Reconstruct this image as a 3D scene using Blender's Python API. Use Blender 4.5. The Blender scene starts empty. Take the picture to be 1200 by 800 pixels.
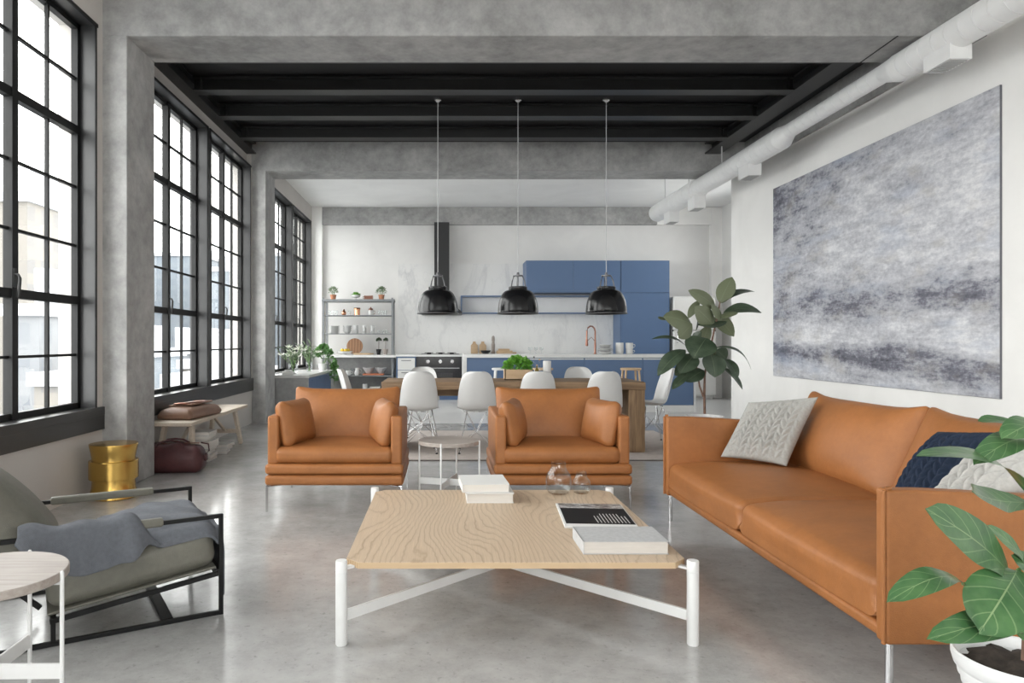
import bpy, bmesh, math, random
from mathutils import Vector, Matrix
R = math.radians
random.seed(7)
SC = bpy.context.scene
COL = SC.collection
F, CX, CY, H = 827.0, 518.0, 400.0, 1.2      # focal length in pixels, vanishing point, eye height

def px(x, y, Y):
    """Point of the room that shows at pixel (x, y) at depth Y."""
    return Vector(((x - CX) * Y / F, Y, H - (y - CY) * Y / F))

# ------------------------------------------------------------------ materials
class NT:
    def __init__(s, name):
        s.m = bpy.data.materials.new(name); s.m.use_nodes = True
        s.t = s.m.node_tree; s.n = s.t.nodes; s.l = s.t.links
        s.b = s.n['Principled BSDF']; s.out = s.n['Material Output']
    def new(s, typ, **kw):
        nd = s.n.new(typ)
        for k, v in kw.items(): setattr(nd, k, v)
        return nd
    def set(s, nd, name, v): nd.inputs[name].default_value = v
    def link(s, a, b): s.l.new(a, b)
    def coord(s, kind='Object', scale=(1, 1, 1), rot=(0, 0, 0), loc=(0, 0, 0)):
        tc = s.new('ShaderNodeTexCoord'); mp = s.new('ShaderNodeMapping')
        s.link(tc.outputs[kind], mp.inputs['Vector'])
        mp.inputs['Scale'].default_value = scale; mp.inputs['Rotation'].default_value = rot; mp.inputs['Location'].default_value = loc
        return mp.outputs['Vector']
    def noise(s, vec, scale=5, detail=4, rough=.55, dist=0):
        n = s.new('ShaderNodeTexNoise'); s.link(vec, n.inputs['Vector'])
        n.inputs['Scale'].default_value = scale; n.inputs['Detail'].default_value = detail
        n.inputs['Roughness'].default_value = rough; n.inputs['Distortion'].default_value = dist
        return n.outputs['Fac']
    def ramp(s, fac, stops, interp='LINEAR'):
        r = s.new('ShaderNodeValToRGB'); s.link(fac, r.inputs['Fac']); e = r.color_ramp.elements
        r.color_ramp.interpolation = interp
        while len(e) < len(stops): e.new(.5)
        for el, (p, c) in zip(e, stops):
            el.position = p; el.color = (*c, 1) if len(c) == 3 else c
        return r.outputs['Color']
    def math(s, op, a, b=None, c=None, clamp=False):
        m = s.new('ShaderNodeMath', operation=op); m.use_clamp = clamp
        for i, v in enumerate((a, b, c)):
            if v is None: continue
            if hasattr(v, 'is_linked'): s.link(v, m.inputs[i])
            else: m.inputs[i].default_value = v
        return m.outputs[0]
    def mix(s, fac, a, b, blend='MIX'):
        m = s.new('ShaderNodeMix', data_type='RGBA', blend_type=blend)
        for i, v in ((0, fac), (6, a), (7, b)):
            if hasattr(v, 'is_linked'): s.link(v, m.inputs[i])
            else: m.inputs[i].default_value = v if i == 0 else (*v, 1)
        return m.outputs[2]
    def bump(s, h, strength=.2, dist=.01):
        b = s.new('ShaderNodeBump'); s.link(h, b.inputs['Height'])
        b.inputs['Strength'].default_value = strength; b.inputs['Distance'].default_value = dist
        s.link(b.outputs['Normal'], s.b.inputs['Normal'])
    def col(s, c):
        if hasattr(c, 'is_linked'): s.link(c, s.b.inputs['Base Color'])
        else: s.b.inputs['Base Color'].default_value = (*c, 1)
    def p(s, **kw):
        for k, v in kw.items():
            i = s.b.inputs[k]
            if hasattr(v, 'is_linked'): s.link(v, i)
            else: i.default_value = v

def simple(name, c, rough=.5, metal=0., var=.06, scale=12, bump=0., bscale=80, **kw):
    """Plain material with a little procedural unevenness."""
    t = NT(name); v = t.coord()
    n = t.noise(v, scale, 4)
    t.col(t.ramp(n, [(.25, tuple(x * (1 - var) for x in c)), (.75, tuple(min(1, x * (1 + var)) for x in c))]))
    t.p(Roughness=rough, Metallic=metal, **kw)
    if bump: t.bump(t.noise(v, bscale, 3), bump, .004)
    return t.m

def mk_concrete(name, lo, hi, scale=1.0):
    t = NT(name); v = t.coord()
    a = t.noise(v, 1.3 * scale, 8, .68, .4); b = t.noise(v, 9 * scale, 6, .7)
    f = t.math('ADD', t.math('MULTIPLY', a, .62), t.math('MULTIPLY', b, .38))
    c = t.ramp(f, [(.37, lo), (.5, tuple((x + y) / 2 for x, y in zip(lo, hi))), (.62, hi)])
    spots = t.noise(v, 45 * scale, 3, .6)
    c = t.mix(t.ramp(spots, [(.66, (0, 0, 0)), (.76, (.35, .35, .35))]), c, tuple(x * .7 for x in lo))
    t.col(c); t.p(Roughness=.75)
    t.bump(t.noise(v, 30 * scale, 6, .7), .12, .01)
    return t.m

def mk_floor():
    t = NT('polished concrete'); v = t.coord()
    a = t.noise(v, .55, 9, .66, .8); b = t.noise(v, 4.5, 7, .68, .3)
    f = t.math('ADD', t.math('MULTIPLY', a, .6), t.math('MULTIPLY', b, .4))
    c = t.ramp(f, [(.36, (.30, .296, .292)), (.5, (.40, .395, .389)), (.62, (.51, .505, .498))])
    sp = t.noise(v, 30, 4, .7)
    c = t.mix(t.ramp(sp, [(.58, (0, 0, 0)), (.70, (.6, .6, .6))]), c, (.20, .195, .19))
    sp2 = t.noise(v, 7, 10, .85)
    c = t.mix(t.ramp(sp2, [(.44, (0, 0, 0)), (.62, (.55, .55, .55))]), c, (.50, .495, .488))
    t.col(c)
    rr = t.ramp(t.noise(v, 3.2, 8, .72), [(.15, (.16,) * 3), (.85, (.30,) * 3)])
    t.p(Roughness=rr, **{'Specular IOR Level': .75, 'Coat Weight': .35, 'Coat Roughness': .12})
    t.bump(t.noise(v, 2.2, 5, .6), .04, .02)
    return t.m

def mk_plaster(name, c):
    t = NT(name); v = t.coord()
    a = t.noise(v, 1.1, 7, .6, .6)
    t.col(t.ramp(a, [(.3, tuple(x * .94 for x in c)), (.7, tuple(min(1, x * 1.03) for x in c))]))
    t.p(Roughness=.85)
    t.bump(t.noise(t.coord(scale=(1, 1, 2.2)), 7, 7, .65), .16, .012)
    return t.m

def mk_wood(name, c1, c2, scale=6, axis='Y', dist=5., rough=.45, fine=.25, stretch=.16):
    t = NT(name)
    sc = {'X': (stretch, 1, 1), 'Y': (1, stretch, 1), 'Z': (1, 1, stretch)}[axis]
    v = t.coord(scale=sc)
    w = t.new('ShaderNodeTexWave', wave_type='BANDS', bands_direction={'X': 'Y', 'Y': 'X', 'Z': 'X'}[axis])
    t.link(v, w.inputs['Vector'])
    w.inputs['Scale'].default_value = scale; w.inputs['Distortion'].default_value = dist
    w.inputs['Detail'].default_value = 3; w.inputs['Detail Scale'].default_value = 1.1; w.inputs['Detail Roughness'].default_value = .55
    fn = t.noise(t.coord(scale={'X': (.03, 1, 1), 'Y': (1, .03, 1), 'Z': (1, 1, .03)}[axis]), 140, 3, .6)
    big = t.noise(v, 2.5, 4)
    f = t.math('ADD', t.math('MULTIPLY', w.outputs['Fac'], 1 - fine - .2), t.math('MULTIPLY', fn, fine))
    f = t.math('ADD', f, t.math('MULTIPLY', big, .2))
    t.col(t.ramp(f, [(.12, c2), (.42, tuple((a * .75 + b * .25) for a, b in zip(c1, c2))), (.8, c1)]))
    t.p(Roughness=rough); t.bump(f, .06, .004)
    return t.m

def mk_fibre(name, c1, c2, axis='X', scale=60, rough=.55, st=.05):
    t = NT(name); sc = {'X': (st, 1, 1), 'Y': (1, st, 1), 'Z': (1, 1, st)}[axis]
    a = t.noise(t.coord(scale=sc), scale, 6, .65); b = t.noise(t.coord(scale=tuple(max(x, .2) for x in sc)), scale * .12, 4, .6, .6)
    f = t.math('ADD', t.math('MULTIPLY', a, .55), t.math('MULTIPLY', b, .45))
    t.col(t.ramp(f, [(.32, c2), (.5, tuple((x + y) / 2 for x, y in zip(c1, c2))), (.66, c1)]))
    t.p(Roughness=rough); t.bump(a, .15, .004)
    return t.m

def mk_leather(name, c, var=.16):
    t = NT(name); v = t.coord()
    a = t.noise(v, 4, 6, .65)
    b = t.noise(v, 40, 4, .6)
    f = t.math('ADD', t.math('MULTIPLY', a, .75), t.math('MULTIPLY', b, .25))
    t.col(t.ramp(f, [(.32, tuple(x * (1 - var) for x in c)), (.68, tuple(min(1, x * (1 + var)) for x in c))]))
    t.p(Roughness=.46, **{'Specular IOR Level': .35})
    vo = t.new('ShaderNodeTexVoronoi'); t.link(v, vo.inputs['Vector']); vo.inputs['Scale'].default_value = 260
    h = t.math('ADD', t.math('MULTIPLY', vo.outputs['Distance'], .5), t.math('MULTIPLY', t.noise(v, 9, 4), .9))
    t.bump(h, .22, .006)
    return t.m

def mk_marble():
    t = NT('white marble'); v = t.coord(rot=(0, .75, 0), scale=(1, 1, .55))
    n1 = t.noise(v, .8, 7, .55, .6); n2 = t.noise(v, 2.3, 6, .6, .5); n3 = t.noise(v, 1.7, 3)
    a = t.ramp(t.math('ABSOLUTE', t.math('SUBTRACT', n1, .5)), [(0, (1,) * 3), (.006, (.8,) * 3), (.03, (.16,) * 3), (.08, (0,) * 3)])
    b = t.ramp(t.math('ABSOLUTE', t.math('SUBTRACT', n2, .5)), [(0, (.45,) * 3), (.006, (.25,) * 3), (.02, (0,) * 3)])
    k = t.math('MULTIPLY', t.math('ADD', a, b), t.math('MULTIPLY', n3, .75), clamp=True)
    t.col(t.mix(k, (.78, .775, .765), (.50, .50, .515))); t.p(Roughness=.22)
    return t.m

def mk_glass(name, tint=(1, 1, 1), rough=0.0, ior=1.45):
    """Thin sheet glass: clear with a Fresnel reflection."""
    t = NT(name); t.n.remove(t.b)
    tr = t.new('ShaderNodeBsdfTransparent'); tr.inputs[0].default_value = (*tint, 1)
    gl = t.new('ShaderNodeBsdfGlossy'); gl.inputs['Roughness'].default_value = rough
    lw = t.new('ShaderNodeFresnel'); gm = t.new('ShaderNodeNewGeometry')
    t.link(t.math('ADD', t.math('MULTIPLY', gm.outputs['Backfacing'], 1 / ior - ior), ior), lw.inputs['IOR'])   # same reflection on both faces of a pane
    mx = t.new('ShaderNodeMixShader')
    t.link(lw.outputs[0], mx.inputs[0]); t.link(tr.outputs[0], mx.inputs[1]); t.link(gl.outputs[0], mx.inputs[2])
    t.link(mx.outputs[0], t.out.inputs['Surface'])
    return t.m

def mk_leaf(name, dark, light, vein, rough=.35, nv=7., vw=.04, under=None, vs=.45):
    t = NT(name)
    tc = t.new('ShaderNodeUVMap'); sp = t.new('ShaderNodeSeparateXYZ'); t.link(tc.outputs[0], sp.inputs[0])
    u, w = sp.outputs[0], sp.outputs[1]                 # u along the leaf, w across (-1..1 as 0..1)
    aw = t.math('ABSOLUTE', t.math('SUBTRACT', w, .5))
    mid = t.math('LESS_THAN', aw, .013)
    ph = t.math('FRACT', t.math('SUBTRACT', t.math('MULTIPLY', u, nv), t.math('MULTIPLY', aw, 3.2)))
    side = t.math('LESS_THAN', t.math('ABSOLUTE', t.math('SUBTRACT', ph, .5)), vw)
    vm = t.math('MAXIMUM', mid, t.math('MULTIPLY', side, .55))
    base = t.ramp(t.noise(t.coord(), 14, 3), [(.3, dark), (.7, light)])
    if under:                                           # the underside of the blade is paler
        gm = t.new('ShaderNodeNewGeometry'); base = t.mix(gm.outputs['Backfacing'], under, base)
    t.col(t.mix(t.math('MULTIPLY', vm, vs), base, vein))
    t.p(Roughness=rough)
    t.bump(t.math('SUBTRACT', t.noise(t.coord(), 30, 2), vm), .2, .004)
    return t.m

def mk_painting():
    t = NT('abstract seascape paint')
    tc = t.new('ShaderNodeTexCoord'); sp = t.new('ShaderNodeSeparateXYZ'); t.link(tc.outputs['Generated'], sp.inputs[0])
    u, w = sp.outputs[1], sp.outputs[2]                 # u: 0 near .. 1 far, w: height
    v = t.coord(scale=(1, .55, 2.0)); v2 = t.coord(scale=(1, .8, 1.7), rot=(R(-17), 0, 0)); v3 = t.coord(scale=(1, .6, 2.4), rot=(R(9), 0, 0))
    n1 = t.noise(v, .9, 4, .55); n2 = t.noise(v2, 1.5, 10, .66, .15); n3 = t.noise(v3, 6, 9, .68, .25); n4 = t.noise(v, 3.0, 8, .62, .2); n5 = t.noise(t.coord(scale=(1, .8, 1.3)), 22, 5, .7)
    slope = t.math('MULTIPLY', t.math('SUBTRACT', .5, u), t.math('MULTIPLY', t.math('SUBTRACT', .5, w), .16))
    ww = t.math('ADD', t.math('ADD', w, slope), t.math('MULTIPLY', t.math('SUBTRACT', n1, .5), .14))
    band = t.ramp(ww, [(0, (.66,) * 3), (.06, (.60,) * 3), (.105, (.30,) * 3), (.14, (.40,) * 3), (.18, (.78,) * 3), (.235, (.74,) * 3), (.29, (.50,) * 3),
                       (.35, (.44,) * 3), (.43, (.66,) * 3), (.60, (.78,) * 3), (.80, (.76,) * 3), (1, (.66,) * 3)])
    corner = t.math('MULTIPLY', t.math('POWER', u, 2.2), t.math('POWER', w, 1.6))
    val = t.math('ADD', band, t.math('MULTIPLY', t.math('SUBTRACT', n2, .5), .95))
    val = t.math('ADD', val, t.math('ADD', t.math('MULTIPLY', t.math('SUBTRACT', n3, .5), .85), t.math('MULTIPLY', t.math('SUBTRACT', n5, .5), .70)))
    val = t.math('ADD', val, t.math('MULTIPLY', t.math('SUBTRACT', n4, .5), .6))
    val = t.math('ADD', t.math('SUBTRACT', val, t.math('MULTIPLY', corner, .42)), .03)
    c = t.ramp(val, [(.10, (.045, .045, .06)), (.36, (.16, .162, .20)), (.52, (.36, .365, .405)), (.76, (.55, .555, .59)), (1, (.76, .76, .78))])
    warm = t.ramp(t.noise(v2, 2.6, 6), [(.54, (0,) * 3), (.70, (.38,) * 3)])
    c = t.mix(warm, c, (.48, .45, .40)); cool = t.ramp(t.noise(v, 1.7, 5), [(.54, (0,) * 3), (.70, (.34,) * 3)])
    c = t.mix(cool, c, (.36, .43, .57))
    t.col(c); t.p(Roughness=.6); t.bump(t.math('ADD', n2, n3), .4, .014)
    return t.m

def mk_facade(name, wall, win, sx, sz):
    t = NT(name)
    tc = t.new('ShaderNodeTexCoord'); sp = t.new('ShaderNodeSeparateXYZ'); t.link(tc.outputs['Object'], sp.inputs[0])
    hx = t.math('FRACT', t.math('MULTIPLY', t.math('ADD', sp.outputs[0], sp.outputs[1]), sx)); hz = t.math('FRACT', t.math('MULTIPLY', sp.outputs[2], sz))
    k = t.math('MULTIPLY', t.math('GREATER_THAN', hx, .4), t.math('GREATER_THAN', hz, .42))
    nz = t.noise(t.coord(), .06, 3)
    c = t.mix(k, wall, win)
    t.col(t.mix(t.math('MULTIPLY', nz, .3), c, tuple(x * .7 for x in wall))); t.p(Roughness=.8)
    return t.m

M = {}
M['concrete'] = mk_concrete('board marked concrete', (.25, .248, .244), (.46, .456, .448))
M['floor'] = mk_floor()
M['kitchen_floor'] = simple('white resin floor', (.66, .655, .65), .28, var=.04, scale=3)
M['plaster'] = mk_plaster('white wall plaster', (.88, .87, .85))
M['ceil_white'] = mk_plaster('white ceiling plaster', (.86, .855, .845))
M['wall_beige'] = mk_plaster('grey beige plaster', (.52, .495, .47))
M['black_ceiling'] = simple('black painted deck', (.010, .010, .0105), .75)
M['steel'] = simple('black painted steel', (.019, .019, .0195), .45, var=.2, scale=3)
M['reveal'] = simple('grey metal casing', (.030, .030, .031), .36, var=.15, scale=5)
M['black_metal'] = simple('black window steel', (.007, .007, .0072), .5, **{'Specular IOR Level': .3})
M['sill'] = simple('dark stained sill', (.024, .0235, .023), .32, var=.2, scale=6)
M['plaster_kitchen'] = mk_plaster('kitchen wall plaster', (.77, .76, .745))
M['pane'] = mk_glass('window glass', (.97, .985, .985))
M['leather'] = mk_leather('tan leather', (.325, .127, .041), .17)
def mk_oak():
    t = NT('pale oak veneer'); v = t.coord(scale=(1, .30, 1))
    sp = t.new('ShaderNodeSeparateXYZ'); t.link(t.coord(), sp.inputs[0])
    big = t.noise(v, 1.9, 1.5, .4); small = t.noise(v, 9, 3, .6)
    ph = t.math('ADD', t.math('MULTIPLY', sp.outputs[0], 30), t.math('ADD', t.math('MULTIPLY', big, 34), t.math('MULTIPLY', small, 2.2)))
    saw = t.math('FRACT', ph)
    line = t.ramp(saw, [(0, (1, 1, 1)), (.14, (.25,) * 3), (.45, (0,) * 3), (.86, (.12,) * 3), (1, (1, 1, 1))])
    fib = t.noise(t.coord(scale=(1, .02, 1)), 260, 3, .6)
    patch = t.noise(v, 5, 3)
    base = t.ramp(fib, [(.3, (.50, .38, .265)), (.7, (.61, .475, .345))])
    k = t.math('MULTIPLY', line, t.math('MULTIPLY', patch, 1.25))
    t.col(t.mix(k, base, (.31, .215, .13))); t.p(Roughness=.42); t.bump(k, .05, .003)
    return t.m
M['oak'] = mk_oak()
M['oak_edge'] = mk_wood('oak plywood edge', (.50, .36, .22), (.33, .22, .12), 30, 'X', 2.)
M['white_metal'] = simple('white powder coat', (.68, .68, .675), .35, var=.03)
M['chrome'] = simple('polished chrome', (.60, .60, .61), .12, 1., var=.03)
M['gold'] = simple('polished brass', (.56, .36, .10), .26, 1., var=.08, scale=3)
M['white_plastic'] = simple('white shell plastic', (.63, .63, .625), .32, var=.02)
M['wire'] = simple('satin chrome wire', (.72, .72, .73), .22, 1., var=.03)
M['rubber'] = simple('black rubber', (.02, .02, .02), .7)
M['rustic'] = mk_fibre('rustic brown timber', (.36, .235, .135), (.10, .055, .028), 'X', 45, .65)
M['rustic_z'] = mk_fibre('rustic brown timber upright', (.34, .22, .12), (.10, .055, .028), 'Z', 45, .65)
M['greywood'] = mk_fibre('weathered grey brown wood', (.42, .375, .34), (.25, .21, .185), 'X', 70, .5)
M['benchwood'] = mk_fibre('washed pine', (.62, .54, .45), (.45, .37, .29), 'Y', 60, .55)
M['lightwood'] = mk_fibre('light beech', (.62, .46, .30), (.45, .30, .17), 'X', 60, .55)
M['blue'] = simple('blue cabinet lacquer', (.090, .152, .275), .38, var=.04, scale=2)
M['counter'] = simple('white quartz worktop', (.70, .70, .69), .22, var=.03)
M['marble'] = mk_marble()
M['appliance'] = simple('black oven enamel', (.014, .014, .016), .2)
M['oven_glass'] = simple('dark oven glass', (.006, .006, .007), .05)
M['fridge'] = simple('pale fridge enamel', (.72, .715, .70), .3, var=.02)
M['shade_black'] = simple('gloss black enamel', (.010, .010, .011), .22, var=.02, **{'Specular IOR Level': .35})
M['hood_black'] = simple('satin black hood steel', (.022, .022, .023), .55)
M['shade_in'] = simple('white shade lining', (.7, .7, .69), .5)
M['dark_iron'] = simple('dark pewter metal', (.12, .12, .125), .35, .8)
M['cord'] = simple('pale grey cord', (.55, .55, .55), .6)
M['grey_shelf'] = simple('grey shelf metal', (.22, .23, .24), .45)
M['porcelain'] = simple('white porcelain', (.66, .66, .65), .18, var=.02)
M['greyceramic'] = simple('grey stoneware', (.42, .42, .425), .5)
M['orange_tray'] = simple('terracotta tray', (.52, .17, .085), .5)
M['terracotta'] = simple('terracotta clay', (.45, .20, .11), .75)
M['copper'] = simple('copper', (.72, .36, .22), .22, 1.)
M['copper_dark'] = simple('dark copper', (.30, .15, .11), .3, 1.)
M['clear'] = mk_glass('clear vase glass', (.955, .965, .965), 0., 1.5)
M['soil'] = simple('potting soil', (.035, .026, .02), .95, var=.5, scale=40, bump=.8, bscale=70)
M['bark'] = simple('brown plant bark', (.15, .085, .06), .8, var=.3, scale=30, bump=.4)
M['pot_white'] = simple('white plant pot glaze', (.66, .66, .66), .4, var=.02)
M['marble_pot'] = simple('white grey stone pot', (.68, .66, .65), .5, var=.2, scale=20)
M['fig_leaf'] = mk_leaf('fiddle fig leaf', (.034, .098, .036), (.078, .17, .062), (.36, .46, .24), .28, 6., .045)
M['rubber_leaf'] = mk_leaf('rubber plant leaf', (.030, .050, .030), (.062, .088, .056), (.22, .27, .17), .30, 12., .02, (.125, .145, .085))
M['herb_leaf'] = mk_leaf('bright herb leaf', (.08, .26, .03), (.20, .46, .06), (.3, .5, .12), .45)
M['sage_leaf'] = mk_leaf('sage green leaf', (.10, .17, .09), (.24, .31, .18), (.3, .36, .22), .5)
M['ivy_leaf'] = mk_leaf('ivy green leaf', (.06, .17, .05), (.16, .33, .10), (.3, .42, .18), .45)
M['dark_leaf'] = mk_leaf('dark topiary leaf', (.03, .06, .025), (.07, .12, .05), (.1, .15, .07), .6)
M['petal'] = simple('cream white petals', (.82, .82, .74), .6)
M['stalk'] = simple('green stalk', (.12, .22, .07), .6)
M['olive'] = mk_leather('olive grey suede', (.142, .137, .114), .2)
M['throw'] = simple('grey blue felted wool', (.115, .122, .138), .95, var=.12, scale=60, bump=.5, bscale=320)
M['frame_black'] = simple('blackened steel frame', (.006, .006, .0062), .5, **{'Specular IOR Level': .25})
M['knit_grey'] = simple('light grey knit', (.36, .355, .335), .95, var=.12, scale=90, bump=.4, bscale=350)
M['knit_pale'] = simple('pale oatmeal knit', (.43, .42, .40), .95, var=.1, scale=90, bump=.4, bscale=350)
M['knit_navy'] = simple('navy knit', (.008, .018, .042), .9, var=.2, scale=90, bump=.4, bscale=350)
M['paper'] = simple('white paper', (.68, .675, .66), .7, var=.02)
M['page_edge'] = mk_wood('book page edges', (.66, .63, .59), (.48, .45, .42), 160, 'X', .6, .8)
M['book_grey'] = simple('grey linen cover', (.44, .44, .445), .8, var=.12, scale=60)
M['mag_black'] = simple('black printed page', (.010, .010, .011), .6, **{'Specular IOR Level': .2})
M['brown_leather'] = mk_leather('worn brown leather', (.20, .115, .078))
M['wine_leather'] = mk_leather('dark wine leather', (.072, .026, .028), .35)
M['rug'] = simple('beige woven rug', (.50, .445, .41), .95, var=.12, scale=14, bump=.5, bscale=160)
M['rug_edge'] = simple('dark rug binding', (.16, .14, .13), .9)
M['painting'] = mk_painting()
M['canvas_edge'] = simple('slate canvas edge', (.14, .14, .16), .7)
M['duct'] = simple('white duct paint', (.80, .80, .795), .42, var=.02)
M['grille'] = simple('grey vent grille', (.42, .42, .42), .5)
M['yellow'] = simple('yellow lemon peel', (.80, .55, .05), .5)
M['board'] = mk_wood('striped acacia board', (.52, .30, .18), (.26, .12, .06), 5, 'Z', 2.5, .5)
M['cabinet_grey'] = mk_concrete('grey cabinet end', (.30, .30, .30), (.42, .42, .415), 2)
M['oil'] = simple('olive oil glass', (.20, .15, .02), .15)

# ------------------------------------------------------------------ mesh helpers
def V(*a): return Vector(a)
I4 = Matrix.Identity(4)
def BM(): return bmesh.new()

def quad(bm, vs): return bm.faces.new([bm.verts.new(v) for v in vs])

def box(bm, lo, hi, mx=I4, bev=0.0, seg=2):
    """Axis box lo..hi, with bevelled edges."""
    lo, hi = Vector(lo), Vector(hi)
    r = bmesh.ops.create_cube(bm, size=1.0)
    vs = r['verts']
    c, d = (lo + hi) / 2, hi - lo
    for v in vs: v.co = V(c.x + v.co.x * d.x, c.y + v.co.y * d.y, c.z + v.co.z * d.z)
    if bev:
        es = list({e for v in vs for e in v.link_edges})
        b = bmesh.ops.bevel(bm, geom=es, offset=min(bev, min(abs(x) for x in d) * .48), segments=seg, affect='EDGES', profile=.5)
        vs = list({v for f in b['faces'] for v in f.verts} | {v for v in vs if v.is_valid})
    if mx is not I4:
        for v in vs: v.co = mx @ v.co
    return vs

def ring(c, t, r, n, up=None):
    t = t.normalized()
    a = (up or V(0, 0, 1)) if abs(t.dot(up or V(0, 0, 1))) < .95 else V(1, 0, 0)
    x = t.cross(a).normalized(); y = x.cross(t).normalized()
    return [c + (x * math.cos(2 * math.pi * k / n) + y * math.sin(2 * math.pi * k / n)) * r for k in range(n)]

def tube(bm, pts, r, n=10, caps=True):
    """Round tube along points; r a number or one per point."""
    pts = [Vector(p) for p in pts]; rs = r if isinstance(r, (list, tuple)) else [r] * len(pts)
    prev = None; first = None
    for i, p in enumerate(pts):
        t = (pts[min(i + 1, len(pts) - 1)] - pts[max(i - 1, 0)])
        vs = [bm.verts.new(q) for q in ring(p, t, rs[i], n)]
        if prev:
            for k in range(n): bm.faces.new((prev[k], prev[(k + 1) % n], vs[(k + 1) % n], vs[k]))
        else: first = vs
        prev = vs
    if caps:
        bm.faces.new(list(reversed(first))); bm.faces.new(prev)

def bar(bm, p, q, w, h=None, bev=.002, up=V(0, 0, 1)):
    """Rectangular bar from p to q, w wide (sideways), h along up."""
    p, q = Vector(p), Vector(q); h = h or w
    t = (q - p); L = t.length; t.normalize()
    if abs(t.dot(up)) > .98: up = V(0, 1, 0)
    s = t.cross(up).normalized(); u = s.cross(t).normalized()
    mx = Matrix.Translation((p + q) / 2) @ Matrix((t, s, u)).transposed().to_4x4()
    box(bm, (-L / 2, -w / 2, -h / 2), (L / 2, w / 2, h / 2), mx, bev)

def lathe(bm, prof, n=32, c=(0, 0, 0), mx=I4, closed=False):
    """Turn a list of (radius, z) about the z axis."""
    c = Vector(c); rows = []
    for r, z in prof:
        if r < 1e-5: rows.append([bm.verts.new(mx @ (c + V(0, 0, z)))])
        else: rows.append([bm.verts.new(mx @ (c + V(r * math.cos(2 * math.pi * k / n), r * math.sin(2 * math.pi * k / n), z))) for k in range(n)])
    for a, b in zip(rows, rows[1:] + ([rows[0]] if closed else [])):
        for k in range(n):
            j = (k + 1) % n
            if len(a) == 1 and len(b) == 1: continue
            if len(a) == 1: bm.faces.new((a[0], b[j], b[k]))
            elif len(b) == 1: bm.faces.new((a[k], a[j], b[0]))
            else: bm.faces.new((a[k], a[j], b[j], b[k]))

def prism(bm, poly, z0, z1, bev=0.0, mx=I4):
    """Extrude a plan polygon from z0 to z1."""
    lo = [bm.verts.new(V(x, y, z0)) for x, y in poly]; hi = [bm.verts.new(V(x, y, z1)) for x, y in poly]
    n = len(poly); fs = [bm.faces.new(list(reversed(lo))), bm.faces.new(hi)]
    for k in range(n): fs.append(bm.faces.new((lo[k], lo[(k + 1) % n], hi[(k + 1) % n], hi[k])))
    vs = lo + hi
    if bev:
        es = [e for e in {e for f in fs[:2] for e in f.edges}]
        b = bmesh.ops.bevel(bm, geom=es, offset=bev, segments=2, affect='EDGES', profile=.5)
        vs = list({v for f in b['faces'] for v in f.verts} | {v for v in vs if v.is_valid})
    if mx is not I4:
        for v in vs: v.co = mx @ v.co

def soft_box(bm, size, r, mx=I4, crown=(0, 0, 0), div=8, fn=None):
    """Upholstered block: rounded edges, bulging faces; fn(p) may bend it further."""
    h = [s / 2 for s in size]; r = min(r, min(h) * .98)
    qs = [math.tan(math.pi / 4 * k / 4) for k in range(5)]
    def samples(hh):
        inner = hh - r
        mid = [-inner + 2 * inner * k / div for k in range(div + 1)] if inner > 1e-4 else [0.0]
        return [-(inner + r * q) for q in reversed(qs[1:])] + mid + [inner + r * q for q in qs[1:]]
    S = [samples(x) for x in h]; cache = {}
    def vert(p):
        key = tuple(round(x, 5) for x in p)
        if key in cache: return cache[key]
        c = [max(-(h[i] - r), min(h[i] - r, p[i])) for i in range(3)]
        d = V(*(p[i] - c[i] for i in range(3)))
        q = V(*c) + d.normalized() * r
        n = [q[i] / h[i] for i in range(3)]
        o = q.copy()
        for i in range(3):
            j, k = (i + 1) % 3, (i + 2) % 3
            o[i] += n[i] * crown[i] * (1 - min(1, n[j] ** 2)) * (1 - min(1, n[k] ** 2))
        if fn: o = fn(o, n)
        cache[key] = bm.verts.new(mx @ o); return cache[key]
    for ax in range(3):
        a, b = (ax + 1) % 3, (ax + 2) % 3
        for sg in (-1, 1):
            for i in range(len(S[a]) - 1):
                for j in range(len(S[b]) - 1):
                    cs = []
                    for ii, jj in ((i, j), (i + 1, j), (i + 1, j + 1), (i, j + 1)):
                        p = [0, 0, 0]; p[ax] = sg * h[ax]; p[a] = S[a][ii]; p[b] = S[b][jj]; cs.append(vert(p))
                    if sg < 0: cs.reverse()
                    if len(set(cs)) == 4: bm.faces.new(cs)

def pillow(bm, w, h, t, n=40, pat=None, mx=I4, pinch=.06, e=.5):
    """Throw cushion in local x (width), y (height), bulging in z."""
    rows = {}
    for sd in (1, -1):
        for i in range(n + 1):
            for j in range(n + 1):
                edge = i in (0, n) or j in (0, n)
                if edge and sd < 0: rows[sd, i, j] = rows[1, i, j]; continue
                u, v = 2 * i / n - 1, 2 * j / n - 1
                x = u * w / 2 * (1 - pinch * (1 - v * v)); y = v * h / 2 * (1 - pinch * (1 - u * u))
                k = ((1 - u * u) * (1 - v * v)) ** e
                z = sd * t / 2 * k
                if pat: z += sd * pat(u, v) * min(1, k * k * 1.5)
                rows[sd, i, j] = bm.verts.new(mx @ V(x, y, z))
    for sd in (1, -1):
        for i in range(n):
            for j in range(n):
                f = [rows[sd, i, j], rows[sd, i + 1, j], rows[sd, i + 1, j + 1], rows[sd, i, j + 1]]
                if sd < 0: f.reverse()
                bm.faces.new(f)

def braid(cols, rows, amp):
    def f(u, v):
        a = (u + 1) / 2 * cols; k = math.floor(a); fu = a - k
        ph = (v + 1) / 2 * rows + (fu if k % 2 == 0 else 1 - fu) * .9
        return amp * (abs(math.sin(math.pi * ph)) * math.sin(math.pi * fu) + 1e-4) ** .45
    return f

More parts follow.
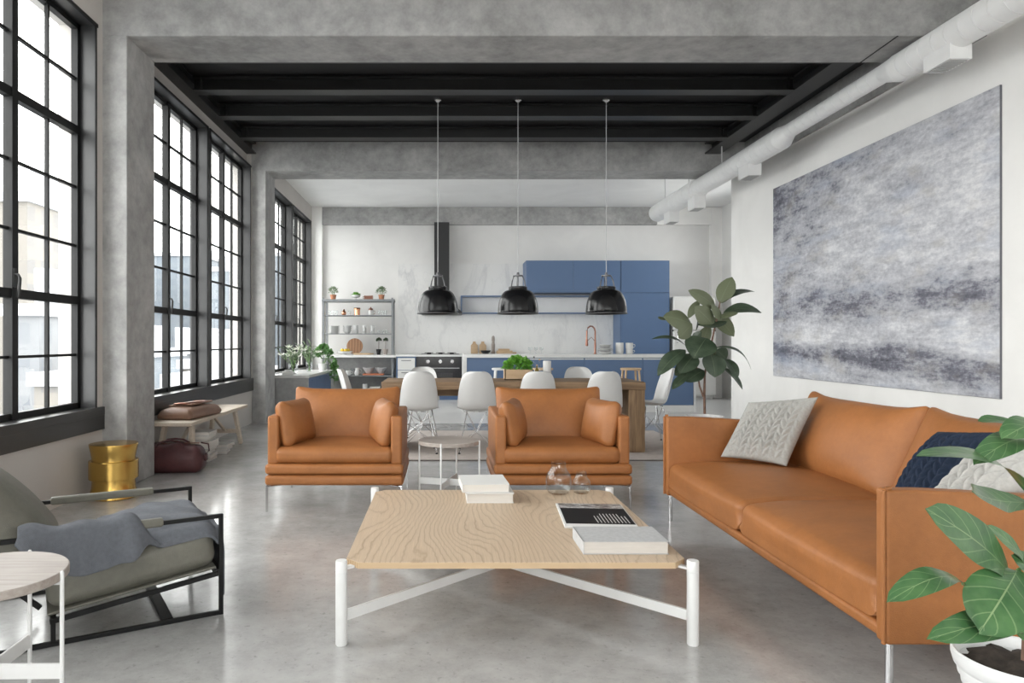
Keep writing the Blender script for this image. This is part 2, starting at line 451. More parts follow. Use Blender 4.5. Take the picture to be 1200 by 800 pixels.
def leaf(bm, base, tip, width, up, bend=.12, fold=.12, shape='oval', n=9, m=5, wavy=0.0):
    """One leaf blade with thickness-free but curved surface; uv: along, across."""
    uvl = bm.loops.layers.uv.verify()
    base, tip = Vector(base), Vector(tip); ax = tip - base; L = ax.length; ax.normalize()
    up = Vector(up); up = (up - ax * up.dot(ax)).normalized(); sd = ax.cross(up).normalized()
    ph = random.random() * 6; rows = []
    for i in range(n + 1):
        t = i / n
        if shape == 'fiddle': ww = (math.sin(math.pi * min(1, .06 + .94 * t ** 1.12)) ** .55) * (.70 + .42 * t - .10 * math.exp(-((t - .32) / .10) ** 2)) if t < 1 else .05
        elif shape == 'blade': ww = math.sin(math.pi * t ** .8) ** .9
        else: ww = math.sin(math.pi * min(1, t * .985 + .008)) ** .7
        if i == 0: ww = .04
        if i == n: ww = .03
        c = base + ax * (L * t) + up * (bend * L * (4 * t * (1 - t)) - (bend * L * .6) * t * t)
        row = []
        for j in range(m + 1):
            s = 2 * j / m - 1
            p = c + sd * (s * ww * width / 2) + up * (fold * width * abs(s) * ww) + up * (wavy * width * math.sin(ph + t * 9 + s * 2) * abs(s))
            row.append((bm.verts.new(p), (t, j / m)))
        rows.append(row)
    for i in range(n):
        for j in range(m):
            q = [rows[i][j], rows[i + 1][j], rows[i + 1][j + 1], rows[i][j + 1]]
            f = bm.faces.new([a[0] for a in q]); f.smooth = True
            for lp, a in zip(f.loops, q): lp[uvl].uv = a[1]

# ------------------------------------------------------------------ objects
def obj(name, bm, mat, parent=None, smooth=None, kind=None, label=None, loc=None, recalc=True):
    """Link a bmesh as ONE mesh object."""
    if recalc: bmesh.ops.recalc_face_normals(bm, faces=bm.faces)
    me = bpy.data.meshes.new(name); bm.to_mesh(me); bm.free()
    o = bpy.data.objects.new(name, me); COL.objects.link(o)
    for mt in (mat if isinstance(mat, (list, tuple)) else [mat]): me.materials.append(M[mt] if isinstance(mt, str) else mt)
    if smooth is not None:
        for p in me.polygons: p.use_smooth = True
        if smooth < 180:
            me.set_sharp_from_angle(angle=R(smooth))
    if parent: o.parent = parent
    if loc: o.location = loc
    if kind: o['kind'] = kind
    if label: o['label'] = label
    return o

def thing(name, label, cat, loc=(0, 0, 0), rz=0.0, group=None):
    o = bpy.data.objects.new(name, None); COL.objects.link(o)
    o.location = loc; o.rotation_euler = (0, 0, rz); o.empty_display_size = .1
    return tag(o, label, cat, group)

def tag(o, label, cat, group=None):
    o['label'] = label; o['category'] = cat
    if group: o['group'] = group
    return o

def single(name, label, cat, bm, mat, loc=(0, 0, 0), rz=0.0, group=None, smooth=40):
    o = obj(name, bm, mat, None, smooth); o.location = loc; o.rotation_euler = (0, 0, rz)
    return tag(o, label, cat, group)

def dup(root, loc, rz=None, label=None):
    """Copy a thing with copies of its parts and sub-parts."""
    r = root.copy(); COL.objects.link(r); r.location = loc
    if rz is not None: r.rotation_euler = (0, 0, rz)
    if label: r['label'] = label
    def rec(a, b):
        for ch in list(a.children):
            c = ch.copy(); COL.objects.link(c); c.parent = b; rec(ch, c)
    rec(root, r)
    return r

def struct(name, bm, mat, parent=None, smooth=None): return obj(name, bm, mat, parent, smooth, 'structure' if not parent else None)
# ================================================================== THE ROOM
XL, XR, YB, ZC = -2.79, 4.48, -5.0, 4.13           # left wall, right wall, wall behind the viewer, ceiling
XK, YE = 6.0, 15.25                                # kitchen's right wall, end wall
WIN = [(2.0, 3.78), (3.9, 5.68), (6.6, 8.385), (8.5, 10.27), (11.33, 13.1), (13.22, 15.0), (-2.57, -.79), (-.67, 1.11)]
ZS, ZH = .667, 3.75

b = BM(); box(b, (XL - .4, YB - .3, -.12), (XR + .4, 10.34, 0)); struct('floor', b, 'floor')
b = BM(); box(b, (XL - .4, 10.34, -.12), (XK + .4, YE + .3, 0)); struct('floor', b, 'kitchen_floor')

b = BM(); box(b, (XL - .3, YB, 0), (XL, YE + .2, .60))
box(b, (XL - .3, YB, ZH), (XL, 6.36, ZC + .1)); box(b, (XL - .3, 6.36, ZH), (-2.87, 10.37, ZC + .1)); box(b, (XL - .3, 10.37, ZH), (XL, YE + .2, ZC + .1))
ws = sorted(WIN); y = YB
for a, c in ws:
    if a - y > .3: box(b, (XL - .3, y, .60), (XL, a, ZH))
    y = c
box(b, (XL - .3, y, .60), (XL, YE + .2, ZH))
struct('wall_left', b, 'wall_beige')

b = BM(); box(b, (XR, YB, 0), (XR + .22, 10.93, ZC)); box(b, (XR + .22, 10.71, 0), (XK + .2, 10.93, ZC)); struct('wall_right', b, 'plaster')
b = BM(); box(b, (XR - .03, 6.36, 3.72), (XR, 10.37, ZC)); struct('trim_1', b, 'concrete')
b = BM(); box(b, (XL, YE, 0), (XK + .2, YE + .2, ZC)); 
for lo, hi in (((XK, 10.93, 0), (XK + .2, YE, 2.3)), ((XK, 10.93, 3.7), (XK + .2, YE, ZC)), ((XK, 10.93, 2.3), (XK + .2, 12.4, 3.7)), ((XK, 13.8, 2.3), (XK + .2, YE, 3.7))): box(b, lo, hi)  # right wall leaves an opening for the added, unseen window
struct('wall_back', b, 'plaster_kitchen')
b = BM()                                            # wall behind the viewer; its wide window is added for more light
box(b, (XL, YB - .3, 0), (XR + .22, YB, .6)); box(b, (XL, YB - .3, 3.6), (XR + .22, YB, ZC)); box(b, (XL, YB - .3, .6), (-2.2, YB, 3.6)); box(b, (4.0, YB - .3, .6), (XR + .22, YB, 3.6))
struct('wall_front', b, 'plaster')

b = BM(); box(b, (XL - .3, YB - .3, ZC), (XR + .22, 5.8, ZC + .12)); struct('ceiling', b, 'ceil_white')
b = BM(); box(b, (XL - .3, 5.8, ZC), (XR + .22, 10.40, ZC + .12)); struct('ceiling', b, 'black_ceiling')
b = BM(); box(b, (XL - .3, 10.40, 4.085), (XK + .2, YE + .2, ZC + .12)); struct('ceiling', b, 'ceil_white')

for y0, y1 in ((1.23, 1.79), (5.80, 6.36), (10.37, 10.93)):
    b = BM(); box(b, (XL - .01, y0, 0), (-2.59, y1, 3.715), bev=.008); struct('column', b, 'concrete')
    b = BM(); box(b, (XL - .02, y0, 3.71), (XR + .02, y1, ZC + .02), bev=.008); struct('beam', b, 'concrete')
for x0, x1 in ((XL - .01, -2.575), (5.77, XK)):
    b = BM(); box(b, (x0, 15.12, 0), (x1, YE, 4.08)); struct('column', b, 'plaster')
b = BM(); box(b, (-2.575, 15.15, 3.71), (4.62, YE, 4.08)); struct('beam', b, 'concrete')
b = BM(); box(b, (4.62, 15.15, 3.71), (XK, YE, 4.08)); struct('beam', b, 'plaster')
# joints in the near beam's underside
b = BM(); bar(b, (3.745, 5.80, 3.709), (3.765, 6.36, 3.709), .012, .004, 0); struct('trim_2', b, 'black_ceiling')

# black steel: two girders along the room, joists across
def joist(y):
    b = BM()
    box(b, (-2.74, y - .085, 3.954), (3.88, y + .085, 3.970)); box(b, (-2.74, y - .008, 3.97), (3.88, y + .008, 4.105)); box(b, (-2.74, y - .075, 4.095), (3.88, y + .075, 4.112))
    for x in (-2.66, 3.80): box(b, (x, y - .07, 3.97), (x + .012, y + .07, 4.095))
    struct('steel_beam', b, 'steel')
for y in (6.91, 7.81, 8.71, 9.61): joist(y)
for x0, x1 in ((-2.875, -2.73), (3.86, 4.09)):
    xm = (x0 + x1) / 2
    b = BM(); box(b, (x0, 6.34, 3.952), (x1, 10.39, 3.972)); box(b, (xm - .01, 6.34, 3.97), (xm + .01, 10.39, 4.115)); box(b, (x0, 6.34, 4.095), (x1, 10.39, 4.115))
    struct('steel_beam', b, 'steel')

# windows
def window(n, y0, y1):
    w = bpy.data.objects.new('window_%d' % n, None); COL.objects.link(w); w['kind'] = 'structure'
    w.location = (-2.93, (y0 + y1) / 2, ZS); hw = (y1 - y0) / 2; zt = ZH - ZS
    c = BM()
    box(c, (-.02, -hw - .012, zt - .012), (.14, hw + .012, zt + .002)); box(c, (-.02, -hw - .012, 0), (.14, -hw + .004, zt)); box(c, (-.02, hw - .004, 0), (.14, hw + .012, zt))
    obj('casing', c, 'reveal', w)
    c = BM(); box(c, (.138, -hw - .03, zt - .014), (.150, hw + .03, zt + .012)); box(c, (.138, -hw - .016, 0), (.147, -hw + .006, zt)); box(c, (.138, hw - .006, 0), (.147, hw + .016, zt))
    obj('casing_edge', c, 'black_metal', w)
    f = BM(); fw, d0, d1 = .045, -.03, .022
    box(f, (d0, -hw, 0), (d1, hw, fw)); box(f, (d0, -hw, zt - .055), (d1, hw, zt - .012)); box(f, (d0, -hw + .004, 0), (d1, -hw + .004 + fw, zt - .012)); box(f, (d0, hw - .004 - fw, 0), (d1, hw - .004, zt - .012))
    box(f, (d0, -.034, 0), (d1 + .012, .034, zt - .012))
    for z in (1.527, 2.885): box(f, (d0, -hw + .02, z - ZS - .032), (d1 + .006, hw - .02, z - ZS + .032))
    obj('frame', f, 'black_metal', w)
    f = BM()
    for s in (-1, 1): box(f, (-.018, s * (hw + .01) / 2 - .011, .03), (.010, s * (hw + .01) / 2 + .011, zt - .03))
    for z in (3.30, 2.435, 1.965, 1.094): box(f, (-.018, -hw + .03, z - ZS - .010), (.009, hw - .03, z - ZS + .010))
    obj('glazing_bars', f, 'black_metal', w)
    g = BM(); box(g, (-.008, -hw + .03, .03), (-.003, hw - .03, zt - .03)); obj('pane', g, 'pane', w)
    h = BM()
    for s in (-1,):
        tube(h, [(.03, s * .012, .99), (.062, s * .012, .985), (.075, s * .016, .96), (.070, s * .02, .87), (.066, s * .022, .83)], [.008, .009, .011, .012, .008], 8)
    box(h, (.03, -.026, .90), (.042, .004, 1.03), bev=.003)
    obj('window_handle', h, 'steel', w, 40)
for i, (a, c) in enumerate(sorted(WIN)): window(i + 1, a, c)
w = bpy.data.objects.new('window_9', None); COL.objects.link(w); w['kind'] = 'structure'  # unseen window, added as extra light from behind the viewer
f = BM()
for k in range(9): x = -2.2 + 6.2 * k / 8; box(f, (x - .03, YB - .18, .6), (x + .03, YB - .12, 3.6))
for z in (.62, 1.6, 2.6, 3.58): box(f, (-2.2, YB - .18, z - .03), (4.0, YB - .12, z + .03))
obj('frame', f, 'black_metal', w); g = BM(); box(g, (-2.2, YB - .153, .6), (4.0, YB - .147, 3.6)); obj('pane', g, 'pane', w)

w = bpy.data.objects.new('window_10', None); COL.objects.link(w); w['kind'] = 'structure'  # window out of view, added to brighten the kitchen
f = BM()
for k in range(3): y = 12.4 + 1.4 * k / 2; box(f, (XK + .08, y - .03, 2.3), (XK + .14, y + .03, 3.7))
for z in (2.32, 3.0, 3.68): box(f, (XK + .08, 12.4, z - .03), (XK + .14, 13.8, z + .03))
obj('frame', f, 'black_metal', w); g = BM(); box(g, (XK + .107, 12.4, 2.3), (XK + .113, 13.8, 3.7)); obj('pane', g, 'pane', w)

# steel clad posts between the paired windows, dark sills below each bay
for y0, y1 in ((3.792, 3.888), (8.397, 8.488), (13.112, 13.208), (-.778, -.682)):
    b = BM(); box(b, (-3.0, y0, ZS), (-2.785, y1, ZH)); struct('trim_3', b, 'reveal')
for y0, y1 in ((-3.2, 1.225), (1.795, 5.79), (6.365, 10.362), (10.94, 15.11)):
    b = BM(); box(b, (-3.0, y0, .60), (-2.765, y1, ZS), bev=.004); box(b, (-2.80, y0, .485), (-2.768, y1, .64)); struct('trim_4', b, 'sill')

# ================================================================== AIR DUCT
DX, DD = 3.95, 4.60                                 # distance of its axis from the eye line
duct = thing('air_duct', 'white round spiral ventilation duct running along the top of the white wall', 'duct', (DX, 0, 3.56))
def pipe(name, y0, y1, r, dz, step=.145, reducer=None):
    b = BM(); dz0 = dz - r                            # top edge stays level
    mx = Matrix.Translation((0, 0, dz - r)) @ Matrix.Rotation(R(-90), 4, 'X')
    prof = [(0, y0), (r - .012, y0), (r, y0 + .008)]; y = y0 + step
    while y < y1 - .03:
        prof += [(r, y - .005), (r - .005, y - .0025), (r - .005, y + .0025), (r, y + .005)]; y += step
    prof += [(r, y1 - .008), (r - .012, y1), (0, y1)]
    lathe(b, prof, 40, (0, 0, 0), mx); return obj(name, b, 'duct', duct, 35)
pipe('pipe', -4.9, 6.1, .121, .122); pipe('pipe', 6.0, 8.45, .082, .116); pipe('pipe', 8.2, 10.98, .132, .135); pipe('pipe', 10.9, 12.95, .158, .150)
for (ya, ra, yb, rb) in ((6.08, .121, 6.30, .082), (8.02, .082, 8.22, .132)):
    b = BM(); za, zb = (.122 - ra if ra > .1 else .116 - ra), (.135 - rb if rb > .1 else .116 - rb)
    tube(b, [(0, ya, za), (0, yb, zb)], [ra, rb], 40); obj('reducer', b, 'duct', duct, 35)
for y, z in ((5.37, 3.352), (8.91, 3.30), (10.8, 3.245), (11.99, 3.235)):
    b = BM(); z0 = z - 3.56
    box(b, (-.085, y, z0), (.085, y + .30, z0 + .20), bev=.002)
    d = obj('air_diffuser', b, 'duct', duct)
    b = BM(); box(b, (-.065, y + .02, z0 - .003), (.065, y + .28, z0 + .004))
    for k in range(8): bar(b, (-.065, y + .035 + k * .032, z0 - .004), (.065, y + .035 + k * .032, z0 - .004), .012, .006, 0)
    obj('grille', b, 'grille', d)
for y, zt in ((9.96, 3.953), (11.3, 4.085), (12.5, 4.085)):
    b = BM(); tube(b, [(0, y, .10), (0, y, zt - 3.56)], .008 if y > 8 else .006, 8); obj('hanger_rod', b, 'white_metal', duct)

# ================================================================== PAINTING
p = thing('wall_art', 'large unframed grey and white abstract painting on the right hand wall', 'painting', (XR - .022, 7.574, .739))
b = BM(); box(b, (0, -1.926, .003), (.006, 1.926, 2.511)); obj('canvas', b, 'painting', p)
b = BM(); box(b, (.0055, -1.93, 0), (.0215, 1.93, 2.514)); obj('stretcher', b, 'canvas_edge', p)

# ================================================================== PENDANT LAMPS
def pendant(label, x):
    t = thing('pendant_lamp', label, 'lamp', (x, 8.53, 1.535), 0, 'black dome pendant lamps above the dining table')
    b = BM(); prof = [(.250, 0), (.252, .006), (.243, .014)]
    for k in range(1, 15):
        a = math.pi / 2 * k / 15 ; prof.append((.108 + (.243 - .108) * math.cos(a) ** .88, .014 + .272 * math.sin(a) ** .98))
    prof.append((.105, .288)); inner = [(r - .006, z - .003) for r, z in reversed(prof[2:])]
    lathe(b, prof + inner, 56, closed=True); sh = obj('lamp_shade', b, 'shade_black', t, 50)
    b = BM(); lathe(b, [(.250, -.004), (.2525, 0), (.2525, .007), (.244, .010), (.240, .004)], 56, closed=True); obj('rim', b, 'dark_iron', sh, 50)
    b = BM(); lathe(b, [(0, .28), (.108, .28), (.112, .286), (.112, .322), (.104, .328), (0, .328)], 36); obj('collar', b, 'shade_black', t, 40)
    b = BM()
    for k in range(3):
        a = R(90 + 120 * k); u = V(math.cos(a), math.sin(a), 0)
        tube(b, [u * .098 + V(0, 0, .322), u * .085 + V(0, 0, .39), u * .060 + V(0, 0, .452), u * .02 + V(0, 0, .462)], .0075, 8)
    lathe(b, [(0, .452), (.058, .452), (.058, .466), (.018, .472), (.014, .50), (0, .50)], 20); tube(b, [(0, 0, .325), (0, 0, .46)], .008, 8)
    obj('bracket', b, 'dark_iron', t, 40)
    b = BM(); tube(b, [(0, 0, .48), (0, 0, 2.575)], .0045, 8); obj('cord', b, 'cord', t)
    b = BM(); lathe(b, [(0, 2.55), (.02, 2.55), (.05, 2.572), (.052, 2.595), (0, 2.595)], 24); obj('ceiling_rose', b, 'wire', t, 40)
    b = BM(); lathe(b, [(0, .075), (.03, .085), (.045, .115), (.03, .155), (.018, .18), (.018, .26), (0, .26)], 20); obj('bulb', b, 'porcelain', t, 50)
    return t
pl = pendant('black dome pendant lamp in front of the black cooker hood duct', -.05)
dup(pl, (.918, 8.53, 1.535), None, 'middle one of the three black dome pendant lamps, over the planter box')
dup(pl, (1.985, 8.53, 1.535), None, 'black dome pendant lamp in front of the blue tall cupboard')
def lerp(a, c, t): return a + (c - a) * t
# ================================================================== SOFA
def rotm(ax, deg): return Matrix.Rotation(R(deg), 4, ax)
def T(*a): return Matrix.Translation(Vector(a))

so = thing('sofa', 'long tan leather sofa with chrome legs along the right side of the room', 'sofa', (1.5, 2.38, 0))
b = BM(); soft_box(b, (.945, 2.27, .050), .020, T(.478, 1.19, .203)); obj('base_rail', b, 'leather', so, 180)
b = BM(); box(b, (.07, .07, .225), (.90, 2.31, .262)); obj('deck', b, 'rug_edge', so)
def seatfn(o, n):
    if n[2] > 0: o = o + V(0, 0, -.022 * max(0, -n[0]) ** 3 * n[2])
    if n[2] < 0: o = V(lerp(o.x, -.4475, min(1, -n[2] * 1.5)) if n[0] < -.86 else o.x, o.y, o.z)
    return o
for yc in (.622, 1.758):
    b = BM(); soft_box(b, (.885, 1.130, .166), .050, T(.448, yc, .322), (.014, .003, .036), 8, seatfn); obj('seat_cushion', b, 'leather', so, 180)
def armfn(s):
    def f(o, n):
        o = o + V(0, s * .028 * (1 - min(1, n[0] ** 2)) * (.5 + .5 * n[2]), 0)
        if n[2] > 0: o = o + V(0, 0, -.034 * max(0, n[0] + .8) ** 1.2 * n[2] * .75)
        return o
    return f
for yc, s in ((.033, 1), (2.347, -1)):
    b = BM(); soft_box(b, (.97, .064, .525), .013, T(.485, yc, .436), (0, .012, 0), 8, armfn(0)); a = obj('armrest', b, 'leather', so, 180)
    b = BM(); ye = yc - s * .022
    tube(b, [(-.004, ye, .176), (-.004, ye, .50), (-.004, ye, .695), (.004, ye, .702), (.02, ye, .703)], .0075, 8); obj('piping', b, 'leather', a, 60)
b = BM(); soft_box(b, (.07, 2.30, .46), .03, T(.955, 1.19, .405)); obj('back_panel', b, 'leather', so, 180)
def backfn(o, n):
    e = max(abs(n[1]), abs(n[2])); o = V(o.x * (1 - .62 * e ** 5), o.y, o.z)
    if n[2] > .3: o = o + V(0, 0, .040 * abs(n[1]) ** 5 - .008)
    return o
for yc in (.622, 1.758):
    mx = T(.775, yc, .405) @ rotm('Y', 25) @ T(0, 0, .235)
    b = BM(); soft_box(b, (.17, 1.134, .50), .045, mx, (.04, .0, .0), 10, backfn); obj('back_cushion', b, 'leather', so, 180)
for x in (.03, .90):
    for y in (.035, 2.345):
        b = BM(); lathe(b, [(0, 0), (.0135, 0), (.0135, .185), (0, .185)], 20, (x, y, 0)); obj('leg', b, 'chrome', so, 40)

def cushion(name, label, corners, t, mat, pat, n=96):
    c = sum((Vector(q) for q in corners), V(0, 0, 0)) / 4
    bl, br, tr, tl = [Vector(q) - c for q in corners]
    nz = ((br - bl) + (tr - tl)).cross((tl - bl) + (tr - br)).normalized()
    b = BM(); pillow(b, 2, 2, t, n, pat, I4, .05, .42)
    for v in b.verts:
        u, w = (v.co.x + 1) / 2, (v.co.y + 1) / 2
        v.co = bl.lerp(br, u).lerp(tl.lerp(tr, u), w) + nz * v.co.z
    return single(name, label, 'cushion', b, mat, c, 0, 'throw cushions on the sofa', 180)
cushion('throw_cushion', 'light grey braided knit cushion leaning in the far corner of the tan sofa', [(1.815, 4.60, .448), (2.085, 4.27, .445), (2.315, 4.34, .86), (2.01, 4.63, .80)], .13, 'knit_grey', braid(11, 9, .024))
cushion('throw_cushion', 'navy blue braided knit cushion leaning on the back of the tan sofa', [(1.985, 3.15, .46), (1.96, 2.80, .46), (2.235, 2.84, .835), (2.20, 3.13, .80)], .13, 'knit_navy', braid(9, 10, .022))
cushion('throw_cushion', 'pale oatmeal braided cushion at the near end of the sofa, partly behind the fig', [(1.83, 2.79, .455), (1.83, 2.50, .455), (2.19, 2.49, .83), (2.19, 2.79, .82)], .13, 'knit_pale', braid(7, 9, .024))

# ================================================================== ARMCHAIRS
def armchair():
    t = thing('armchair', 'tan leather armchair nearer the windows, with two loose side cushions', 'armchair', (-.759, 4.95, 0), 0, 'matching tan leather armchairs facing the coffee table')
    for z in (.224, .301):
        b = BM(); soft_box(b, (.975, .87, .073), .024, T(0, .435, z), (.004, .006, 0), 8); obj('base_cushion', b, 'leather', t, 180)
    b = BM(); soft_box(b, (.84, .62, .115), .045, T(-.005, .33, .393), (.008, .012, .024), 8); obj('seat_cushion', b, 'leather', t, 180)
    for s in (-1, 1):
        b = BM(); soft_box(b, (.078, .80, .345), .018, T(s * .436, .432, .502), (.004, 0, 0), 6); obj('armrest', b, 'leather', t, 180)
    def bf(o, n):
        e = max(abs(n[0]), abs(n[2])); o = V(o.x * (1 + .02 * n[2]), o.y * (1 - .62 * e ** 5), o.z)
        if n[2] > .2: o = o + V(0, 0, .030 * abs(n[0]) ** 5 - .008)
        return o
    b = BM(); soft_box(b, (.825, .15, .48), .042, T(0, .60, .375) @ rotm('X', -20) @ T(0, 0, .235), (0, .03, 0), 8, bf); obj('back_cushion', b, 'leather', t, 180)
    b = BM(); soft_box(b, (.80, .06, .40), .025, T(0, .83, .48)); obj('back_panel', b, 'leather', t, 180)
    for s in (-1, 1):
        mx = T(s * .325, .285, .605) @ rotm('Z', s * 14) @ rotm('Y', s * 11)
        def cf(o, n): return V(o.x * (1 - .45 * max(abs(n[1]), abs(n[2])) ** 5), o.y, o.z + .012 * abs(n[1]) ** 4 * n[2])
        b = BM(); soft_box(b, (.125, .44, .325), .055, mx, (.03, .01, .0), 8, cf); obj('side_cushion', b, 'leather', t, 180)
    for s in (-1, 1):
        for y, k in ((.02, 1), (.85, -1)):
            b = BM(); bar(b, (s * .474, y, 0), (s * .474, y, .187), .014, .022, .003); bar(b, (s * .474, y, .178), (s * .36, y + k * .06, .182), .022, .008, .002); obj('leg', b, 'chrome', t)
    return t
ac = armchair(); dup(ac, (.852, 4.95, 0), None, 'tan leather armchair directly behind the glass vases, nearer the sofa')

# ================================================================== COFFEE TABLE AND WHAT IS ON IT
ct = thing('coffee_table', 'low square pale oak coffee table on white round corner legs', 'table', (.2975, 3.491, 0))
hw, ch = .685, .055
poly = [(-hw + ch, -hw), (hw - ch, -hw), (hw, -hw + ch), (hw, hw - ch), (hw - ch, hw), (-hw + ch, hw), (-hw, hw - ch), (-hw, -hw + ch)]
b = BM(); prism(b, poly, .297, .320); obj('edge_band', b, 'oak_edge', ct)
b = BM(); prism(b, poly, .3195, .3225, .0012); obj('tabletop', b, 'oak', ct)
LX = .696
for sx in (-1, 1):
    for sy in (-1, 1):
        b = BM(); lathe(b, [(0, 0), (.021, 0), (.0235, .004), (.0235, .288), (.0222, .2895), (.0235, .291), (.0235, .330), (.0215, .334), (0, .334)], 28, (sx * LX, sy * LX, 0))
        bar(b, (sx * (LX - .01), sy * (LX - .01), .300), (sx * (LX - .10), sy * (LX - .10), .300), .03, .008, .001)
        obj('leg', b, 'white_metal', ct, 40)
for s in (1, -1):
    b = BM(); bar(b, (-LX, -s * LX, .112 + (s < 0) * .0005), (LX, s * LX, .112 + (s < 0) * .0005), .014, .042, .002); obj('stretcher', b, 'white_metal', ct)

def book(label, loc, w, d, h, cover, rz=0, group=None, name='book', pages='page_edge', t=.0025, cat='book'):
    k = thing(name, label, cat, loc, rz, group)
    b = BM(); box(b, (-w / 2 + .004, -d / 2 + .004, t), (w / 2 - .004, d / 2 - .004, h - t)); obj('page_block', b, pages, k)
    b = BM(); box(b, (-w / 2, -d / 2, 0), (w / 2, d / 2, t), bev=.0008); box(b, (-w / 2, -d / 2, h - t), (w / 2, d / 2, h), bev=.0008); box(b, (-w / 2, -d / 2, 0), (-w / 2 + .003, d / 2, h))
    obj('cover', b, cover, k); return k
ZT = .3227
book('thick white book at the bottom of the pair on the coffee table', (.262, 3.975, ZT), .255, .29, .050, 'paper', 0, 'white books on the coffee table')
book('thin white book between the two thick white ones on the coffee table', (.255, 3.965, ZT + .0505), .262, .285, .007, 'paper', R(2), 'white books on the coffee table')
book('white book lying on top of the pair of white books, turned a little', (.232, 3.975, ZT + .058), .258, .285, .043, 'paper', R(3), 'white books on the coffee table')
book('thick light grey book at the front right corner of the coffee table', (.759, 3.028, ZT), .353, .240, .053, 'book_grey')

mg = thing('magazine', 'black and white magazine lying behind the thick grey book', 'magazine', (.765, 3.540, ZT), R(-4))
b = BM(); box(b, (-.172, -.238, 0), (.172, .238, .010), bev=.002); obj('page_block', b, 'paper', mg)
b = BM(); box(b, (-.160, -.185, .0098), (.166, .125, .0112)); cv = obj('cover', b, 'mag_black', mg)
tph = NT('printed rocky photograph'); tph.col(tph.ramp(tph.noise(tph.coord(scale=(1, 2, 1)), 22, 8, .75), [(.40, (.02,) * 3), (.52, (.25,) * 3), (.62, (.75,) * 3)])); tph.p(Roughness=.3)
b = BM(); box(b, (-.162, .125, .0098), (.166, .232, .0112)); obj('photograph', b, tph.m, mg)
b = BM()
for k in range(10):
    x = -.005 + k * .0165; bar(b, (x, -.165, .0115), (x - .0035, -.165 + (.175 if 1 < k < 8 else .13), .0115), .0028, .0006, 0)
obj('print_lines', b, 'paper', cv)

def vase(label, loc, r, h, nr):
    b = BM(); t = .0022
    out = [(0, 0), (r * .62, 0), (r * .80, h * .035), (r * .97, h * .16), (r, h * .26), (r, h * .46), (r * .93, h * .60), (r * .70, h * .72), (nr * 1.08, h * .80), (nr, h * .86), (nr, h)]
    inn = [(max(0, a - t), z + (t if i < 3 else 0)) for i, (a, z) in enumerate(out)]
    lathe(b, out + [(x, z) for x, z in reversed(inn)], 48)
    return single('glass_vase', label, 'vase', b, 'clear', loc, 0, 'clear glass vases on the coffee table', 60)
vase('larger of the two clear glass vases at the back of the coffee table', (.673, 4.075, ZT), .074, .185, .041)
vase('smaller clear glass vase at the back right of the coffee table', (.806, 4.085, ZT), .053, .125, .029)

# ================================================================== ROUND SIDE TABLES
def side_table(label, loc, rz):
    t = thing('side_table', label, 'table', loc, rz, 'round wood topped side tables with white rod legs')
    b = BM(); lathe(b, [(0, .472), (.214, .472), (.218, .475), (.218, .497), (.215, .500), (0, .500)], 56); obj('tabletop', b, 'greywood', t, 40)
    for k in range(4):
        a = math.pi / 2 * k; u = V(math.cos(a), math.sin(a), 0)
        b = BM(); tube(b, [u * .2205, u * .2205 + V(0, 0, .497), u * .2205 + V(0, 0, .503)], [.0065, .0065, .004], 12); tube(b, [u * .22 + V(0, 0, .466), u * .14 + V(0, 0, .466)], .005, 8); obj('leg', b, 'white_metal', t, 40)
    for k, z in ((0, .0), (1, .0006)):
        a = math.pi / 2 * k; u = V(math.cos(a), math.sin(a), 0) * .2205
        b = BM(); bar(b, u * -1 + V(0, 0, .20 + z), u + V(0, 0, .20 + z), .008, .046, .001); obj('crossbar', b, 'white_metal', t)
    return t
side_table('round side table with grey wood top standing between the two armchairs', (.05, 5.03, 0), R(-15))
side_table('round side table with grey wood top in front of the olive lounge chair', (-1.375, 2.14, 0), R(1))

# ================================================================== BRASS STOOL
b = BM(); lathe(b, [(0, 0), (.170, 0), (.176, .006), (.174, .025), (.158, .075), (.154, .143), (.154, .146), (.176, .147), (.1785, .151), (.1785, .283), (.176, .287), (.156, .288), (.155, .296), (.163, .345), (.176, .408), (.175, .414), (.170, .415), (0, .413)], 72)
single('brass_stool', 'polished brass drum stool beside the nearest concrete column', 'stool', b, 'gold', (-2.54, 5.46, 0), 0, None, 28)

# ================================================================== LOUNGE CHAIR
lc = thing('lounge_chair', 'low lounge chair of olive suede cushions in a black steel frame', 'armchair', (-.974, 3.11, 0), R(210.5))
WD, AH = -.683, .433
for y, nm in ((0, 'near'), (WD, 'far')):
    b = BM()
    bar(b, (0, y, 0), (0, y, AH + .009), .018, .018); bar(b, (0, y, AH), (1.02, y, AH), .018, .018); bar(b, (0, y, .010), (1.02, y, .010), .018, .018); bar(b, (1.01, y, 0), (1.01, y, AH + .009), .018, .018)
    bar(b, (.012, y, .182), (.66, y, .098), .018, .020); bar(b, (.648, y, .01), (.648, y, .11), .018, .018)
    obj('side_frame', b, 'frame_black', lc)
for x, z, w, h in ((.0, .182, .022, .024), (.648, .098, .022, .024), (1.01, AH, .022, .022), (1.01, .011, .022, .022)):
    b = BM(); bar(b, (x, -.0105, z), (x, WD + .0105, z), w, h); obj('cross_rail', b, 'frame_black', lc)
b = BM(); bar(b, (.22, -.01, .011), (.22, WD + .01, .011), .045, .018); obj('floor_rail', b, 'frame_black', lc)
sl = math.degrees(math.atan2(.084, .648))
b = BM(); soft_box(b, (.66, .62, .012), .005, T(.34, WD / 2, .157) @ rotm('Y', sl) ); obj('seat_board', b, 'olive', lc, 180)
b = BM(); soft_box(b, (.66, .63, .168), .05, T(.345, WD / 2, .251) @ rotm('Y', sl), (.006, .01, .042), 8); obj('seat_cushion', b, 'olive', lc, 180)
